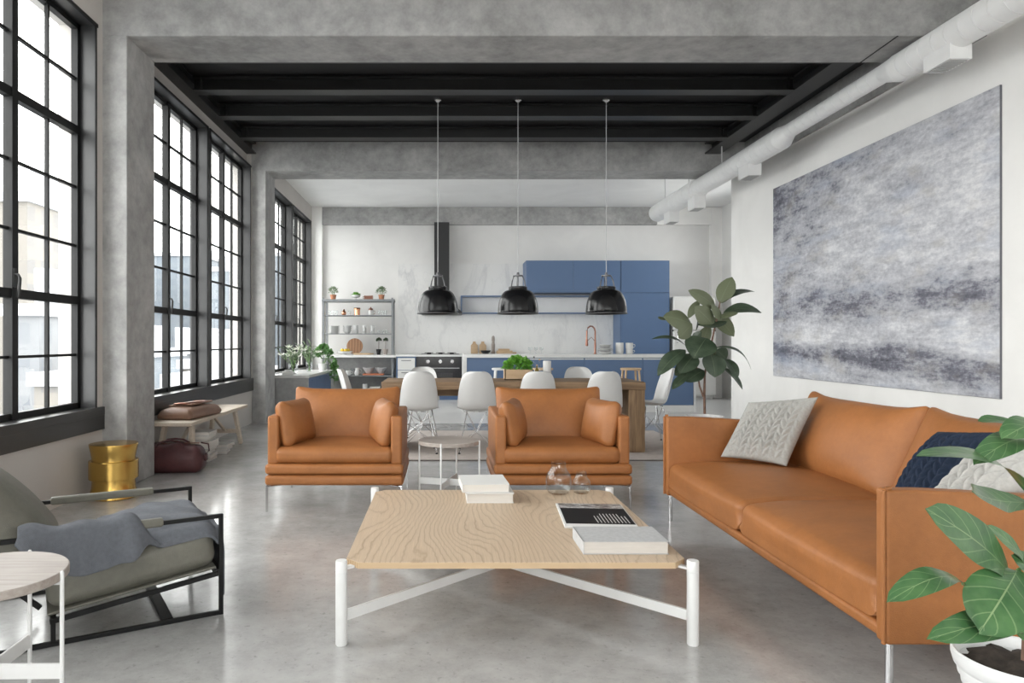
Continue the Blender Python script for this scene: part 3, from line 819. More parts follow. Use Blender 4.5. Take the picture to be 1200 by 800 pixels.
b = BM(); soft_box(b, (.24, .61, .58), .115, T(.70, WD / 2, .27) @ rotm('Y', 42) @ T(0, 0, .235), (.05, .01, .02), 8); bc = obj('back_cushion', b, 'olive', lc, 180)
for y, x0, x1 in ((0, .24, .70), (WD, .18, .64)):
    b = BM(); soft_box(b, (x1 - x0, .034, .036), .010, T((x0 + x1) / 2, y, AH + .004)); obj('arm_pad', b, 'olive', lc, 180)
for y in (-.12, WD + .12): b = BM(); bar(b, (.69, y, .12), (1.00, y, .42), .02, .02); obj('back_rail', b, 'frame_black', lc)

# the throw: hangs over the near arm at the rear, runs forward over the seat and drops over its front edge
def lerp(a, c, t): return a + (c - a) * t
def sstep(a, c, x): t = max(0, min(1, (x - a) / (c - a))); return t * t * (3 - 2 * t)
def interp(tab, x):
    if x <= tab[0][0]: return tab[0][1]
    for (a, p), (c, q) in zip(tab, tab[1:]):
        if x <= c: return lerp(p, q, (x - a) / (c - a))
    return tab[-1][1]
def seat_z(x, y):
    u, v = (x - .345) / .33, (y - WD / 2) / .315
    z = .251 + .084 + (.345 - x) * math.tan(R(sl)) + .042 * max(0, 1 - u * u) * max(0, 1 - v * v)
    for q in (abs(u) * .33 - .28, abs(v) * .315 - .265):
        if q > 0: z -= .05 - math.sqrt(max(0, .05 ** 2 - min(q, .05) ** 2))
    return z
rows = []; NI, NO, NA, ND, NS = 60, 12, 6, 7, 26
for i in range(NI + 1):
    q = i / NI * 1.04 - .27; x = max(q, -.024); drop = max(0, -q - .024)
    s = sstep(.24, .36, q)
    lout = interp([(.27, .02), (.36, .150), (.46, .168), (.58, .185), (.66, .165), (.72, .08), (.77, .03)], q)
    xs = max(x, .012); near = V(x, -.022, seat_z(xs, -.034) + .006); row = []
    for k in range(NO):
        f = 1 - k / NO; z = AH + .022 - lout * f
        wv = (.020 * math.sin(q * 36 + f * 1.8) + .008 * math.sin(q * 21 - f)) * f + .008 * math.sin(q * 68 + 1 + f) * f
        row.append(lerp(near + V(0, .004 * f, -.012 * f), V(x + .035 * f * (q - .5), .038 + .014 * f + wv, z), s))
    for k in range(NA + 1):
        a = math.pi * k / NA; bul = .020 + .010 * math.sin(q * 36 + .6) + .006 * math.sin(q * 19)
        row.append(lerp(near, V(x, .038 * math.cos(a), AH + .024 + bul * math.sin(a)), s))
    for k in range(1, ND + 1):
        f = k / ND; p1 = V(x, -.095, seat_z(xs, -.095) + .014); p0 = lerp(near, V(x, -.034, AH + .014), s)
        p = lerp(p0, p1, f) + V(0, -.014 * math.sin(math.pi * f) * s, -.02 * math.sin(math.pi * f) * s)
        p.z = max(p.z, seat_z(xs, min(p.y, -.034)) + .014); row.append(p)
    far = interp([(-.3, -.34), (0, -.50), (.25, -.54), (.48, -.40), (.60, -.20), (.77, -.11)], q)
    for k in range(1, NS + 1):
        f = k / NS; y = lerp(-.095, far, f)
        row.append(V(x, y, seat_z(xs, y) + .016 + .006 * (1 + math.sin(y * 40 + q * 15)) + .005 * (1 + math.sin(q * 46 + y * 17))))
    for p in row:
        p.z -= drop; p.x -= .004 * (1 + math.sin(p.y * 32 + 1)) * min(1, drop / .05)
        if drop > 0 and p.y > -.10: p.y = -.10 + (p.y + .10) * .3
    rows.append(row)
b = BM(); vr = [[b.verts.new(p) for p in r] for r in rows]
for r0, r1 in zip(vr, vr[1:]):
    for k in range(len(r0) - 1): b.faces.new((r0[k], r0[k + 1], r1[k + 1], r1[k]))
th = single('throw_blanket', 'grey blue wool throw draped over the arm of the olive lounge chair', 'blanket', b, 'throw', (-.974, 3.11, 0), R(210.5), None, 180)
m = th.modifiers.new('thickness', 'SOLIDIFY'); m.thickness = .010; m.offset = 0
m = th.modifiers.new('smooth', 'SUBSURF'); m.levels = 1; m.render_levels = 1

# ================================================================== BENCH, BAGS, BOOKS
be = thing('bench', 'washed wood bench with splayed legs under the window behind the column', 'bench', (-2.545, 7.52, 0))
b = BM(); prism(b, [(-.205, -.97), (.205, -.97), (.215, -.95), (.215, .95), (.205, .97), (-.205, .97), (-.215, .95), (-.215, -.95)], .410, .445, .006); obj('seat', b, 'benchwood', be)
for sx in (-1, 1):
    for sy in (-1, 1):
        b = BM(); bar(b, (sx * .175, sy * .80, 0), (sx * .125, sy * .70, .412), .036, .078, .004, V(0, 1, 0)); obj('leg', b, 'benchwood', be)
for sy in (-1, 1):
    b = BM(); bar(b, (-.16, sy * .765, .15), (.16, sy * .765, .15), .025, .045); obj('stretcher', b, 'benchwood', be)
    b = BM(); bar(b, (.0, sy * .74, .16), (.0, sy * .28, .405), .03, .03); obj('brace', b, 'benchwood', be)
lb = thing('leather_bag', 'flat brown leather bag lying on the wooden bench', 'bag', (-2.535, 7.12, .446), R(-6))
def bagfn(o, n): return V(o.x * (1 - .10 * n[2]), o.y * (1 - .05 * n[2]), max(-.052, o.z - .012 * n[1] ** 2 * (n[2] > 0)))
b = BM(); soft_box(b, (.35, .72, .105), .045, T(0, 0, .053), (0, 0, .018), 8, bagfn); obj('body', b, 'brown_leather', lb, 180)
b = BM(); soft_box(b, (.25, .46, .018), .008, T(-.02, .05, .126) @ rotm('Y', -4), (0, 0, .008), 6); obj('flap', b, 'brown_leather', lb, 180)
b = BM(); tube(b, [(-.10, -.15, .132), (-.04, -.19, .142), (.05, -.17, .146), (.10, -.03, .145), (.09, .16, .140), (.02, .24, .134), (-.07, .22, .130)], .010, 8); obj('handle', b, 'copper_dark', lb, 60)

wb = thing('duffel_bag', 'dark wine red leather duffel bag on the floor beside the bench', 'bag', (-2.485, 6.52, .001), R(2))
def dufn(o, n): return V(o.x * (1 - .10 * max(0, n[2])) , o.y * (1 - .30 * max(0, n[2]) ** 1.5), max(-.127, o.z + .012 * math.sin(n[0] * 7) * max(0, n[2]) - .012 * n[0] ** 2 * max(0, n[2])))
b = BM(); soft_box(b, (.55, .25, .255), .06, T(0, 0, .129), (.02, .03, .01), 10, dufn); obj('body', b, 'wine_leather', wb, 180)
for s in (-1, 1):
    b = BM(); tube(b, [(-.13, s * .10, .19), (-.12, s * .085, .255), (-.07, s * .07, .285), (.0, s * .065, .292), (.07, s * .07, .285), (.12, s * .085, .255), (.13, s * .10, .19)], .009, 8); obj('handle', b, 'wine_leather', wb, 60)
b = BM(); bar(b, (-.24, 0, .262), (.24, 0, .262), .02, .006); obj('zip', b, 'copper_dark', wb)
b = BM(); box(b, (.288, -.03, .10), (.312, .03, .16), bev=.006); tube(b, [(.30, 0, .16), (.33, .0, .19), (.32, .01, .25), (.25, .02, .262)], .007, 8); obj('end_strap', b, 'wine_leather', wb, 60)
ordn = ['lowest', 'second', 'third', 'fourth', 'fifth', 'sixth', 'seventh', 'eighth']
z = .001; hs = [.034, .036, .03, .026, .07, .022, .038, .034]
for k, hh in enumerate(hs):
    book('%s book from the floor in the tall stack under the bench' % ordn[k], (-2.43 + .012 * math.sin(k * 2.1), 7.16 + .02 * math.sin(k * 1.7), z), .215 - .006 * (k % 3), .285 - .012 * (k % 2), hh, 'paper' if k % 3 else 'book_grey', R(4 * math.sin(k * 1.3)), 'books stacked under the bench'); z += hh + .0008
z = .001
for k, hh in enumerate((.03, .032, .03)):
    book('%s book of the low far stack under the bench' % ordn[k], (-2.42 + .012 * k, 7.66 + .015 * k, z), .20, .26, hh, 'paper' if k != 1 else 'book_grey', R(8 - 5 * k), 'books stacked under the bench'); z += hh + .0008

# ================================================================== PLANTS IN THE LIVING AREA
# fiddle leaf fig, front right
PF = V(1.548, 1.882, 0)
fg = thing('fiddle_leaf_fig', 'large leaved fiddle leaf fig in a white pot in front of the sofa', 'plant', PF)
b = BM(); lathe(b, [(r * .68, z * .89) for r, z in [(0, 0), (.150, 0), (.158, .006), (.180, .27), (.186, .276), (.188, .296), (.196, .300), (.199, .322), (.208, .328), (.212, .350), (.222, .358), (.231, .384), (.231, .400), (.225, .405), (.216, .402), (.205, .372), (0, .365)]], 64)
obj('pot', b, 'pot_white', fg, 35)
b = BM(); lathe(b, [(0, .352), (.04, .348), (.09, .340), (.1385, .328)], 40)
for v in b.verts: v.co.z += .012 * math.sin(v.co.x * 60) * math.sin(v.co.y * 53)
obj('soil', b, 'soil', fg, 180)
b = BM(); tube(b, [(.0, -.01, .33), (.006, -.01, .50), (.03, .0, .66), (.05, .01, .82), (.06, .03, .98), (.06, .04, 1.08)], [.011, .010, .009, .008, .007, .005], 10); obj('trunk', b, 'bark', fg, 60)
def L3(p, q, Yp, Yq): return px(p[0], p[1], Yp) - PF, px(q[0], q[1], Yq) - PF
FL = [ # base px, tip px, base depth, tip depth, width m, up, bend
 ((1206, 580), (1082, 523), 1.90, 1.72, .060, (-.1, -.45, 1), .10), ((1212, 520), (1146, 536), 1.92, 1.78, .062, (0, -.5, 1), .12),
 ((1200, 503), (1147, 490), 1.98, 2.02, .050, (0, -.4, 1), .10), ((1226, 500), (1178, 509), 1.90, 1.80, .062, (0, -.6, 1), .10),
 ((1206, 588), (1136, 577), 1.92, 1.84, .070, (.1, -.7, .8), -.06), ((1184, 674), (1091, 596), 1.86, 1.72, .092, (.45, -1, .25), .05),
 ((1128, 684), (1046, 696), 1.80, 1.66, .056, (.0, -.55, 1), .14), ((1192, 668), (1150, 738), 1.84, 1.70, .125, (-.2, -.8, .75), .08),
 ((1194, 738), (1098, 742), 1.86, 1.70, .066, (0, -.75, .8), .13), ((1230, 688), (1188, 650), 1.88, 1.84, .06, (0, -.8, .5), .05),
 ((1204, 664), (1160, 615), 1.87, 1.80, .030, (0, -.8, .5), .05), ((1190, 742), (1230, 760), 1.86, 1.84, .06, (0, -.5, 1), .1),
 ((1228, 690), (1330, 690), 1.86, 1.75, .15, (0, -.7, .8), .1), ((1230, 590), (1340, 560), 1.90, 1.80, .13, (0, -.6, 1), .12), ((1226, 530), (1300, 470), 1.92, 1.95, .12, (.2, -.6, 1), .1), ((1220, 520), (1240, 440), 1.95, 2.0, .11, (0, -1, .5), .08),
 ((1232, 640), (1310, 620), 1.95, 2.1, .14, (.2, .3, 1), .12)]
b = BM()
for bp, tp, yb, yt, w, up, bd in FL:
    p, q = L3(bp, tp, yb, yt); leaf(b, p, q, w * 1.3, up, bd, .05, 'fiddle', 14, 8, .04)
obj('foliage', b, 'fig_leaf', fg, recalc=False)
b = BM()
for bp, zz in (((1206, 580), .72), ((1212, 520), .84), ((1206, 588), .70), ((1184, 674), .52), ((1128, 684), .55), ((1192, 668), .58), ((1194, 738), .45), ((1230, 688), .55), ((1200, 503), .9), ((1226, 500), .92), ((1228, 690), .5), ((1230, 590), .7), ((1232, 640), .62), ((1226, 530), .88), ((1220, 520), .95)):
    e = px(bp[0], bp[1], 1.88 if bp[0] != 1128 else 1.80) - PF; s0 = V(.008 + .09 * (zz - .5), 0, zz); tube(b, [s0, (s0 + e) / 2 + V(0, 0, .012), e], [.006, .005, .004], 8)
obj('petiole', b, 'stalk', fg, 60)

# rubber plant behind the far arm of the sofa
PR = V(2.49, 6.70, 0)
rp = thing('rubber_plant', 'dark leaved rubber plant in a pale stone pot behind the sofa', 'plant', PR)
b = BM(); lathe(b, [(0, 0), (.125, 0), (.135, .01), (.172, .46), (.178, .468), (.178, .492), (.172, .497), (.163, .494), (.158, .46), (0, .455)], 48); obj('pot', b, 'marble_pot', rp, 35)
b = BM(); lathe(b, [(0, .478), (.08, .474), (.16, .468)], 32); obj('soil', b, 'soil', rp, 180)
def pr(cx, cy, dy=0): return px(760 + cx / 4.207, 310 + cy / 4.207, 6.7 + dy) - PR
b = BM()
tube(b, [pr(277, 735), pr(275, 650), pr(277, 540), pr(300, 440), pr(322, 330), pr(342, 250), pr(352, 180)], [.013, .012, .011, .010, .009, .008, .005], 8)
tube(b, [pr(270, 650), pr(252, 600), pr(238, 510), pr(226, 450), pr(205, 400)], [.010, .009, .008, .006, .004], 8)
obj('stem', b, 'bark', rp, 60)
RL = [ # base, tip (in a zoomed crop of the photo), width m, depth of base, depth of tip, up, bend
 ((350, 188), (412, 60), .140, 0, .03, (-.5, -1, .2), .04), ((332, 215), (204, 124), .120, 0, -.10, (-.3, -1, .5), .10), ((350, 190), (526, 122), .10, 0, .12, (-.2, -.5, 1), .10),
 ((368, 238), (558, 226), .135, .02, -.05, (0, -.75, 1), .12), ((405, 122), (352, 190), .07, .05, .05, (.4, -1, .3), .05), ((362, 275), (312, 198), .085, -.03, -.10, (.4, -1, .2), .05),
 ((322, 305), (232, 208), .150, -.02, -.12, (-.3, -1, .4), .08), ((345, 262), (440, 235), .075, -.03, -.10, (0, -.8, 1), .08), ((385, 280), (240, 304), .115, -.02, -.12, (0, -.5, 1), -.06), ((215, 300), (80, 250), .170, -.02, -.10, (-.1, -1, .5), .10), ((90, 270), (46, 258), .06, 0, .02, (0, -.6, 1), .05),
 ((185, 403), (20, 355), .065, -.02, -.05, (0, -.5, 1), .14), ((214, 290), (150, 360), .130, -.05, -.14, (.5, -1, .2), .05), ((240, 262), (232, 330), .06, .05, .05, (1, -.6, .2), .05), ((250, 175), (195, 262), .07, .04, -.02, (-.6, -1, .3), .08),
 ((285, 362), (222, 458), .245, -.04, -.22, (-.15, -.9, .75), .06), ((182, 420), (45, 540), .135, -.02, -.16, (-.3, -.8, .8), .10), ((228, 445), (155, 532), .165, -.03, -.18, (-.2, -.9, .7), .07),
 ((305, 438), (330, 553), .195, -.04, -.17, (.1, -1, .6), .07), ((332, 408), (518, 500), .085, 0, -.02, (.2, -.4, 1), .18), ((375, 465), (442, 560), .125, .03, -.02, (.5, -.9, .4), .08), ((366, 508), (468, 612), .085, -.02, -.08, (.3, -.6, .8), .08),
 ((272, 520), (185, 575), .125, .0, -.08, (-.1, -.9, .6), .05), ((195, 540), (116, 612), .080, -.02, -.12, (-.2, -.7, .8), .06), ((335, 420), (385, 465), .13, .08, .08, (.3, -1, .2), .02), ((260, 330), (215, 368), .06, .02, .03, (0, -1, .3), .03), ((215, 480), (130, 545), .12, .04, 0, (0, -1, .5), .03),
 ((300, 300), (260, 420), .12, .10, .16, (0, 1, .8), .08), ((330, 250), (420, 350), .12, .10, .20, (0, 1, .8), .08), ((280, 420), (360, 500), .12, .08, .18, (.2, 1, .6), .08)]
b = BM()
for k, (p, q, w, d0, d1, up, bd) in enumerate(RL):
    if k in (0, 1, 4, 5, 6, 7, 9, 10, 12, 14): up, bd = -Vector(up), -bd
    leaf(b, pr(*p, d0), pr(*q, d1), w * 1.2, up, bd, .08, 'oval', 10, 6, .01)
obj('foliage', b, 'rubber_leaf', rp, recalc=False)

# ================================================================== RUG
rg = thing('rug', 'beige woven rug under the rustic dining table', 'rug', (.88, 8.27, 0))
b = BM(); box(b, (-1.95, -1.165, 0), (1.95, 1.165, .010), bev=.003); obj('pile', b, 'rug', rg)
b = BM(); box(b, (-1.955, -1.185, 0), (1.955, -1.16, .011), bev=.003); box(b, (-1.955, 1.16, 0), (1.955, 1.185, .011), bev=.003); obj('binding', b, 'rug_edge', rg)
# ================================================================== DINING TABLE AND CHAIRS
dt = thing('dining_table', 'long rustic brown timber dining table behind the armchairs', 'table', (.765, 7.975, .0140))
def rough(bm, amp):
    bmesh.ops.subdivide_edges(bm, edges=[e for e in bm.edges if e.calc_length() > .3], cuts=14, use_grid_fill=True)
    for v in bm.verts: v.co += V(math.sin(v.co.z * 31 + v.co.y * 17), math.sin(v.co.x * 13 + v.co.z * 23), math.sin(v.co.x * 17 + v.co.y * 29)) * amp
b = BM(); box(b, (-1.415, -.425, .668), (1.415, .425, .752), bev=.008); rough(b, .0025); obj('tabletop', b, 'rustic', dt, 40)
for s in (-1, 1):
    b = BM(); box(b, (s * 1.41 - (s > 0) * .175, -.42, 0), (s * 1.41 + (s < 0) * .175, .42, .669), bev=.008); rough(b, .002); obj('leg', b, 'rustic_z', dt, 40)
b = BM(); box(b, (-1.24, -.04, .575), (1.24, .04, .669), bev=.005); obj('apron', b, 'rustic', dt)

def chair(label):
    t = thing('dining_chair', label, 'chair', (0, 0, .0115), 0, 'white shell dining chairs around the timber table')
    prof = [(.245, .440, .150), (.238, .456, .172), (.215, .464, .188), (.12, .456, .206), (0, .443, .213), (-.09, .441, .213), (-.150, .460, .211), (-.188, .515, .208), (-.213, .60, .203), (-.240, .70, .190), (-.266, .79, .172), (-.282, .842, .146), (-.289, .866, .112), (-.292, .876, .070)]
    b = BM(); rows = []; NS = 14
    for i, (y, z, w) in enumerate(prof):
        k = sstep(4, 8, i); row = []
        for j in range(NS + 1):
            s = 2 * j / NS - 1; e = abs(s) ** 2.4; end = sstep(10, 13, i)
            row.append(b.verts.new((w * s, y + .075 * e * k * (1 - .3 * end), z + .045 * e * (1 - k))))
        rows.append(row)
    for a, c in zip(rows, rows[1:]):
        for j in range(NS): b.faces.new((a[j], a[j + 1], c[j + 1], c[j]))
    sh = obj('shell', b, 'white_plastic', t, 180)
    m = sh.modifiers.new('thickness', 'SOLIDIFY'); m.thickness = .006; m.offset = 0
    m = sh.modifiers.new('smooth', 'SUBSURF'); m.levels = 1; m.render_levels = 1
    for sx in (-1, 1):
        for sy in (-1, 1):
            f = V(sx * .185, sy * .195 - .01, .006); top = V(sx * .105, sy * .10 - .02, .437)
            b = BM(); tube(b, [f, top, V(sx * .02, sy * .10 - .02, .440)], .0058, 8); lg = obj('leg', b, 'wire', t, 60)
            b = BM(); lathe(b, [(0, 0), (.012, 0), (.013, .006), (.008, .016), (0, .016)], 12, (f.x, f.y, 0)); obj('foot', b, 'rubber', lg, 60)
    b = BM()
    hub = [V(0, .055, .215), V(0, -.075, .215)]
    for sx in (-1, 1):
        for sy, hb in ((1, hub[0]), (-1, hub[1])):
            f = V(sx * .172, sy * .182 - .01, .075); top = V(-sx * .110, sy * .10 - .02, .437)
            tube(b, [f, hb, top], .0042, 6)
        tube(b, [V(sx * .165, .165, .11), V(sx * .125, -.01, .30), V(sx * .165, -.185, .11)], .0042, 6)
    tube(b, [hub[0], hub[1]], .0042, 6); tube(b, [V(-.125, -.01, .30), V(0, .0, .215), V(.125, -.01, .30)], .0042, 6)
    obj('wire_brace', b, 'wire', t, 60)
    return t
c0 = chair('white shell chair seen from behind, at the left of the near side of the table'); c0.location = (-.255, 7.65, .0115); c0.rotation_euler = (0, 0, R(4))
for x, y, rz, lab in ((.375, 7.65, -2, 'white shell chair seen from behind, just left of the planter box'), (1.02, 7.67, 0, 'white shell chair rising behind the right armchair, in front of the white candle'),
                      (1.715, 7.65, 3, 'white shell chair seen from behind at the right of the near side of the table'), (-.24, 8.47, 180, 'white shell chair across the table in front of the oven'),
                      (1.675, 8.47, 180, 'white shell chair across the table in front of the blue island'), (2.44, 8.30, 92, 'white shell chair in profile at the right end of the timber table'), (-.905, 8.05, -90, 'white shell chair at the left end of the table, behind the left armchair')):
    dup(c0, (x, y, .0115), R(rz), lab)
ZD = .7695
pb = thing('planter_box', 'pale wooden planter box of green herbs on the dining table', 'planter', (.865, 8.02, ZD))
b = BM()
box(b, (-.16, -.08, 0), (.16, .08, .008)); box(b, (-.16, -.08, 0), (.16, -.068, .115)); box(b, (-.16, .068, 0), (.16, .08, .115)); box(b, (-.16, -.08, 0), (-.148, .08, .115)); box(b, (.148, -.08, 0), (.16, .08, .115)); obj('box', b, 'lightwood', pb)
b = BM(); box(b, (-.15, -.07, .006), (.15, .07, .095)); obj('soil', b, 'soil', pb)
def bush(bm, c, rx, ry, rz, n, ln, w, shape='oval', stem=None):
    for k in range(n):
        a = random.uniform(0, 6.283); h = random.uniform(-.2, 1); rr = math.sqrt(max(0, 1 - max(0, h) ** 2)) * random.uniform(.55, 1)
        d = V(math.cos(a) * rr, math.sin(a) * rr, h); p = Vector(c) + V(d.x * rx, d.y * ry, d.z * rz)
        dr = (d + V(random.uniform(-.5, .5), random.uniform(-.5, .5), random.uniform(-.2, .6))).normalized()
        leaf(bm, p, p + dr * ln * random.uniform(.7, 1.2), w * random.uniform(.8, 1.2), V(random.uniform(-1, 1), random.uniform(-1, .2), 1), .12, .1, shape, 4, 2)
b = BM(); bush(b, (0, 0, .13), .155, .075, .10, 260, .055, .042); obj('foliage', b, 'herb_leaf', pb, recalc=False)
b = BM()
for k in range(14): x = -.14 + .02 * k; tube(b, [(x, 0, .08), (x * 1.1, .02 * math.sin(k * 2), .19)], .002, 5)
obj('stem', b, 'stalk', pb); pb.children[-1]['kind'] = 'stuff'
def bottle(label, loc, r, h, mat, capm):
    t = thing('oil_bottle', label, 'bottle', loc)
    b = BM(); lathe(b, [(0, 0), (r, 0), (r, h * .55), (r * .8, h * .66), (r * .35, h * .76), (r * .35, h * .93), (0, h * .93)], 20); obj('body', b, mat, t, 50)
    b = BM(); lathe(b, [(0, h * .92), (r * .42, h * .92), (r * .42, h), (0, h)], 14); obj('cap', b, capm, t, 50)
bottle('slim clear oil bottle right beside the planter box', (1.055, 8.10, ZD), .022, .26, 'clear', 'dark_iron'); bottle('golden oil bottle between the planter box and white candle', (1.075, 8.00, ZD), .022, .17, 'oil', 'lightwood')
bottle('second clear oil bottle, nearer the white candle', (1.125, 8.14, ZD), .022, .23, 'clear', 'lightwood')
cd = thing('candle', 'thick white pillar candle on the dining table', 'candle', (1.205, 8.10, ZD))
b = BM(); lathe(b, [(0, 0), (.045, 0), (.047, .004), (.047, .205), (.043, .210), (.02, .203), (0, .203)], 28); obj('wax', b, 'porcelain', cd, 40); b = BM(); tube(b, [(0, 0, .20), (.001, 0, .218)], .0015, 6); obj('wick', b, 'rubber', cd)

# ================================================================== STOOLS
def stool(label, x, y, mat, ht=.775, w=.165):
    t = thing('stool', label, 'stool', (x, y, 0), 0)
    b = BM(); lathe(b, [(0, ht - .035), (w - .01, ht - .035), (w, ht - .028), (w, ht - .006), (w - .008, ht), (0, ht)], 32); obj('seat', b, mat, t, 40)
    for sx in (-1, 1):
        for sy in (-1, 1):
            b = BM(); tube(b, [(sx * w * .95, sy * w * .95, 0), (sx * w * .62, sy * w * .62, ht - .03)], [.014, .017], 10); obj('leg', b, mat, t, 50)
    b = BM(); k = w * .82
    for z, p, q in ((.30, (-k, -k), (k, -k)), (.30, (-k, k), (k, k)), (.36, (-k, -k), (-k, k)), (.36, (k, -k), (k, k))): tube(b, [(*p, z), (*q, z)], .009, 8)
    obj('rungs', b, mat, t, 50)
stool('light wooden stool in front of the blue island, beside the table end', 3.035, 11.35, 'lightwood'); stool('light wooden stool mostly hidden behind the white candle', 1.62, 11.35, 'lightwood'); stool('white stool behind the planter box, in front of the island', .965, 11.35, 'white_plastic')

# ================================================================== KITCHEN ISLAND
isl = thing('kitchen_island', 'long blue kitchen island with a white worktop', 'kitchen island', (2.35, 12.0, 0))
b = BM(); box(b, (-1.98, -.02, .925), (1.96, .82, .978), bev=.003); obj('worktop', b, 'counter', isl)
for s in (-1, 1): b = BM(); box(b, (s * 1.96 - .03, -.015, 0), (s * 1.96 + .0299 - (s > 0) * .03, .80, .926)); obj('end_panel', b, 'counter', isl)
b = BM(); box(b, (-1.93, .02, .115), (1.93, .79, .925)); obj('carcass', b, 'blue', isl)
b = BM(); box(b, (-1.93, .012, 0), (1.93, .77, .116)); obj('plinth', b, 'counter', isl)
for a, c in ((-1.925, -.93), (-.925, .07), (.075, 1.06), (1.065, 1.925)):
    b = BM(); box(b, (a, 0, .118), (c, .02, .890), bev=.002); d = obj('door', b, 'blue', isl)
    if a > -1.0: b = BM(); box(b, (a + .01, -.004, .893), (c - .01, .02, .912)); obj('handle', b, 'white_metal', d)
ZI = .9785
fa = thing('faucet', 'copper spring faucet with a tall arch on the island', 'faucet', (2.735, 12.6, ZI))
b = BM(); lathe(b, [(0, 0), (.028, 0), (.028, .012), (.018, .02), (.018, .20), (0, .20)], 20); tube(b, [(0, 0, .18), (0, 0, .40), (-.015, 0, .455), (-.05, 0, .492), (-.09, 0, .495), (-.13, 0, .465), (-.148, 0, .41), (-.15, 0, .26)], .014, 12); obj('spout', b, 'copper_dark', fa, 50)
b = BM(); lathe(b, [(0, .14), (.021, .14), (.026, .16), (.018, .26), (0, .26)], 16, (-.15, 0, 0)); obj('spray_head', b, 'copper_dark', fa, 50)
b = BM(); tube(b, [(0, 0, .22), (-.07, 0, .30), (-.14, 0, .23)], .006, 8); tube(b, [(.0, -.018, .09), (-.01, -.07, .12)], .007, 8); obj('lever', b, 'copper_dark', fa, 50)
def plates(label, x, y, z, r, n, grp, mat='porcelain'):
    for k in range(n):
        b = BM(); lathe(b, [(0, 0), (r * .6, 0), (r * .65, .004), (r, .014), (r, .018), (r * .62, .010), (0, .008)], 32)
        single('plate', '%s, %s from the bottom' % (label, ordn[k]), 'plate', b, mat, (x, y, z + k * .0205), 0, grp, 50)
def mug(label, x, y, z, r, h, mat='porcelain', grp=None, handle=True, rz=0):
    t = thing('mug', label, 'mug', (x, y, z), rz, grp)
    b = BM(); lathe(b, [(0, 0), (r * .85, 0), (r * .92, .006), (r, h * .25), (r, h), (r - .005, h), (r - .006, h * .2), (0, .01)], 28); obj('cup', b, mat, t, 50)
    if handle: b = BM(); tube(b, [(r - .003, 0, h * .78), (r + .03, 0, h * .74), (r + .036, 0, h * .5), (r + .02, 0, h * .3), (r - .003, 0, h * .26)], .006, 8); obj('handle', b, mat, t, 50)
    return t
for k in range(5):
    b = BM(); r = .122 - .010 * (k > 2); lathe(b, [(0, 0), (r * .6, 0), (r * .66, .005), (r, .032), (r, .037), (r * .62, .012), (0, .010)], 32)
    single('bowl', '%s bowl from the bottom of the grey stack beside the faucet' % ordn[k], 'bowl', b, 'greyceramic' if k % 2 else 'porcelain', (2.90, 12.55, ZI + k * .033), 0, 'bowls stacked by the faucet', 50)
mug('tall white cup on the island, left of the one with a handle', 3.17, 12.6, ZI, .07, .20, handle=False)
mug('upper of two stacked white cups beside the tall white cup', 3.345, 12.6, ZI + .082, .065, .115); mug('lower of two stacked white cups, the one with a big handle', 3.345, 12.6, ZI, .06, .081)
for k, x in enumerate((1.575, 1.675, 1.775)):
    b = BM(); lathe(b, [(0, 0), (.03, 0), (.03, .003), (.005, .008), (.005, .05), (.034, .075), (.036, .12), (.032, .12), (.03, .078), (0, .06)], 20)
    single('wine_glass', '%s of the three small stem glasses on the island' % ('leftmost', 'middle', 'rightmost')[k], 'glass', b, 'clear', (x, 12.6, ZI), 0, 'stem glasses on the island', 60)

# ================================================================== BACK WALL OF THE KITCHEN
b = BM(); box(b, (-.945, 15.225, .93), (3.69, 15.25, 2.88)); struct('trim_5', b, 'marble')
wt = BM(); box(wt, (-.945, 14.47, .890), (3.69, 15.224, .930), bev=.003)
single('worktop', 'white worktop running along the marble splashback', 'worktop', wt, 'counter', smooth=None)
du = thing('drawer_unit', 'narrow white drawer unit with a blue edge left of the oven', 'cabinet', (-.735, 14.5, 0))
b = BM(); box(b, (-.205, 0, 0), (.20, .70, .889)); obj('carcass', b, 'blue', du)
for z0, z1 in ((.12, .36), (.37, .61), (.62, .86)):
    b = BM(); box(b, (-.175, -.018, z0), (.178, .002, z1), bev=.002); d = obj('drawer', b, 'fridge', du); b = BM(); bar(b, (-.10, -.035, z1 - .05), (.10, -.035, z1 - .05), .012, .012); box(b, (-.10, -.035, z1 - .056), (-.09, -.01, z1 - .044)); box(b, (.09, -.035, z1 - .056), (.10, -.01, z1 - .044)); obj('handle', b, 'dark_iron', d)
ov = thing('oven', 'black oven with three round knobs set in the back run', 'oven', (-.035, 14.5, 0))
b = BM(); box(b, (-.485, .0, .13), (.478, .69, .889)); obj('body', b, 'appliance', ov)
b = BM(); box(b, (-.485, .01, 0), (.478, .66, .13)); obj('plinth', b, 'blue', ov)
b = BM(); box(b, (-.475, -.022, .16), (.468, .002, .70), bev=.004); dr = obj('door', b, 'appliance', ov)
b = BM(); box(b, (-.26, -.026, .22), (.26, -.020, .56), bev=.002); obj('window', b, 'oven_glass', dr)
b = BM(); tube(b, [(-.39, -.005, .655), (-.39, -.055, .655), (.39, -.055, .655), (.39, -.005, .655)], .011, 10); obj('handle', b, 'chrome', dr, 50)
for x in (-.255, 0, .245): b = BM(); lathe(b, [(0, 0), (.042, 0), (.040, .03), (.036, .036), (0, .036)], 24, (0, 0, 0), T(x, .002, .79) @ rotm('X', 90)); obj('knob', b, 'chrome', ov, 40)
hb = thing('hob', 'dark gas hob on the worktop above the oven', 'hob', (-.035, 14.85, .9305))
b = BM(); box(b, (-.40, -.25, 0), (.40, .25, .010), bev=.003); obj('plate', b, 'dark_iron', hb)
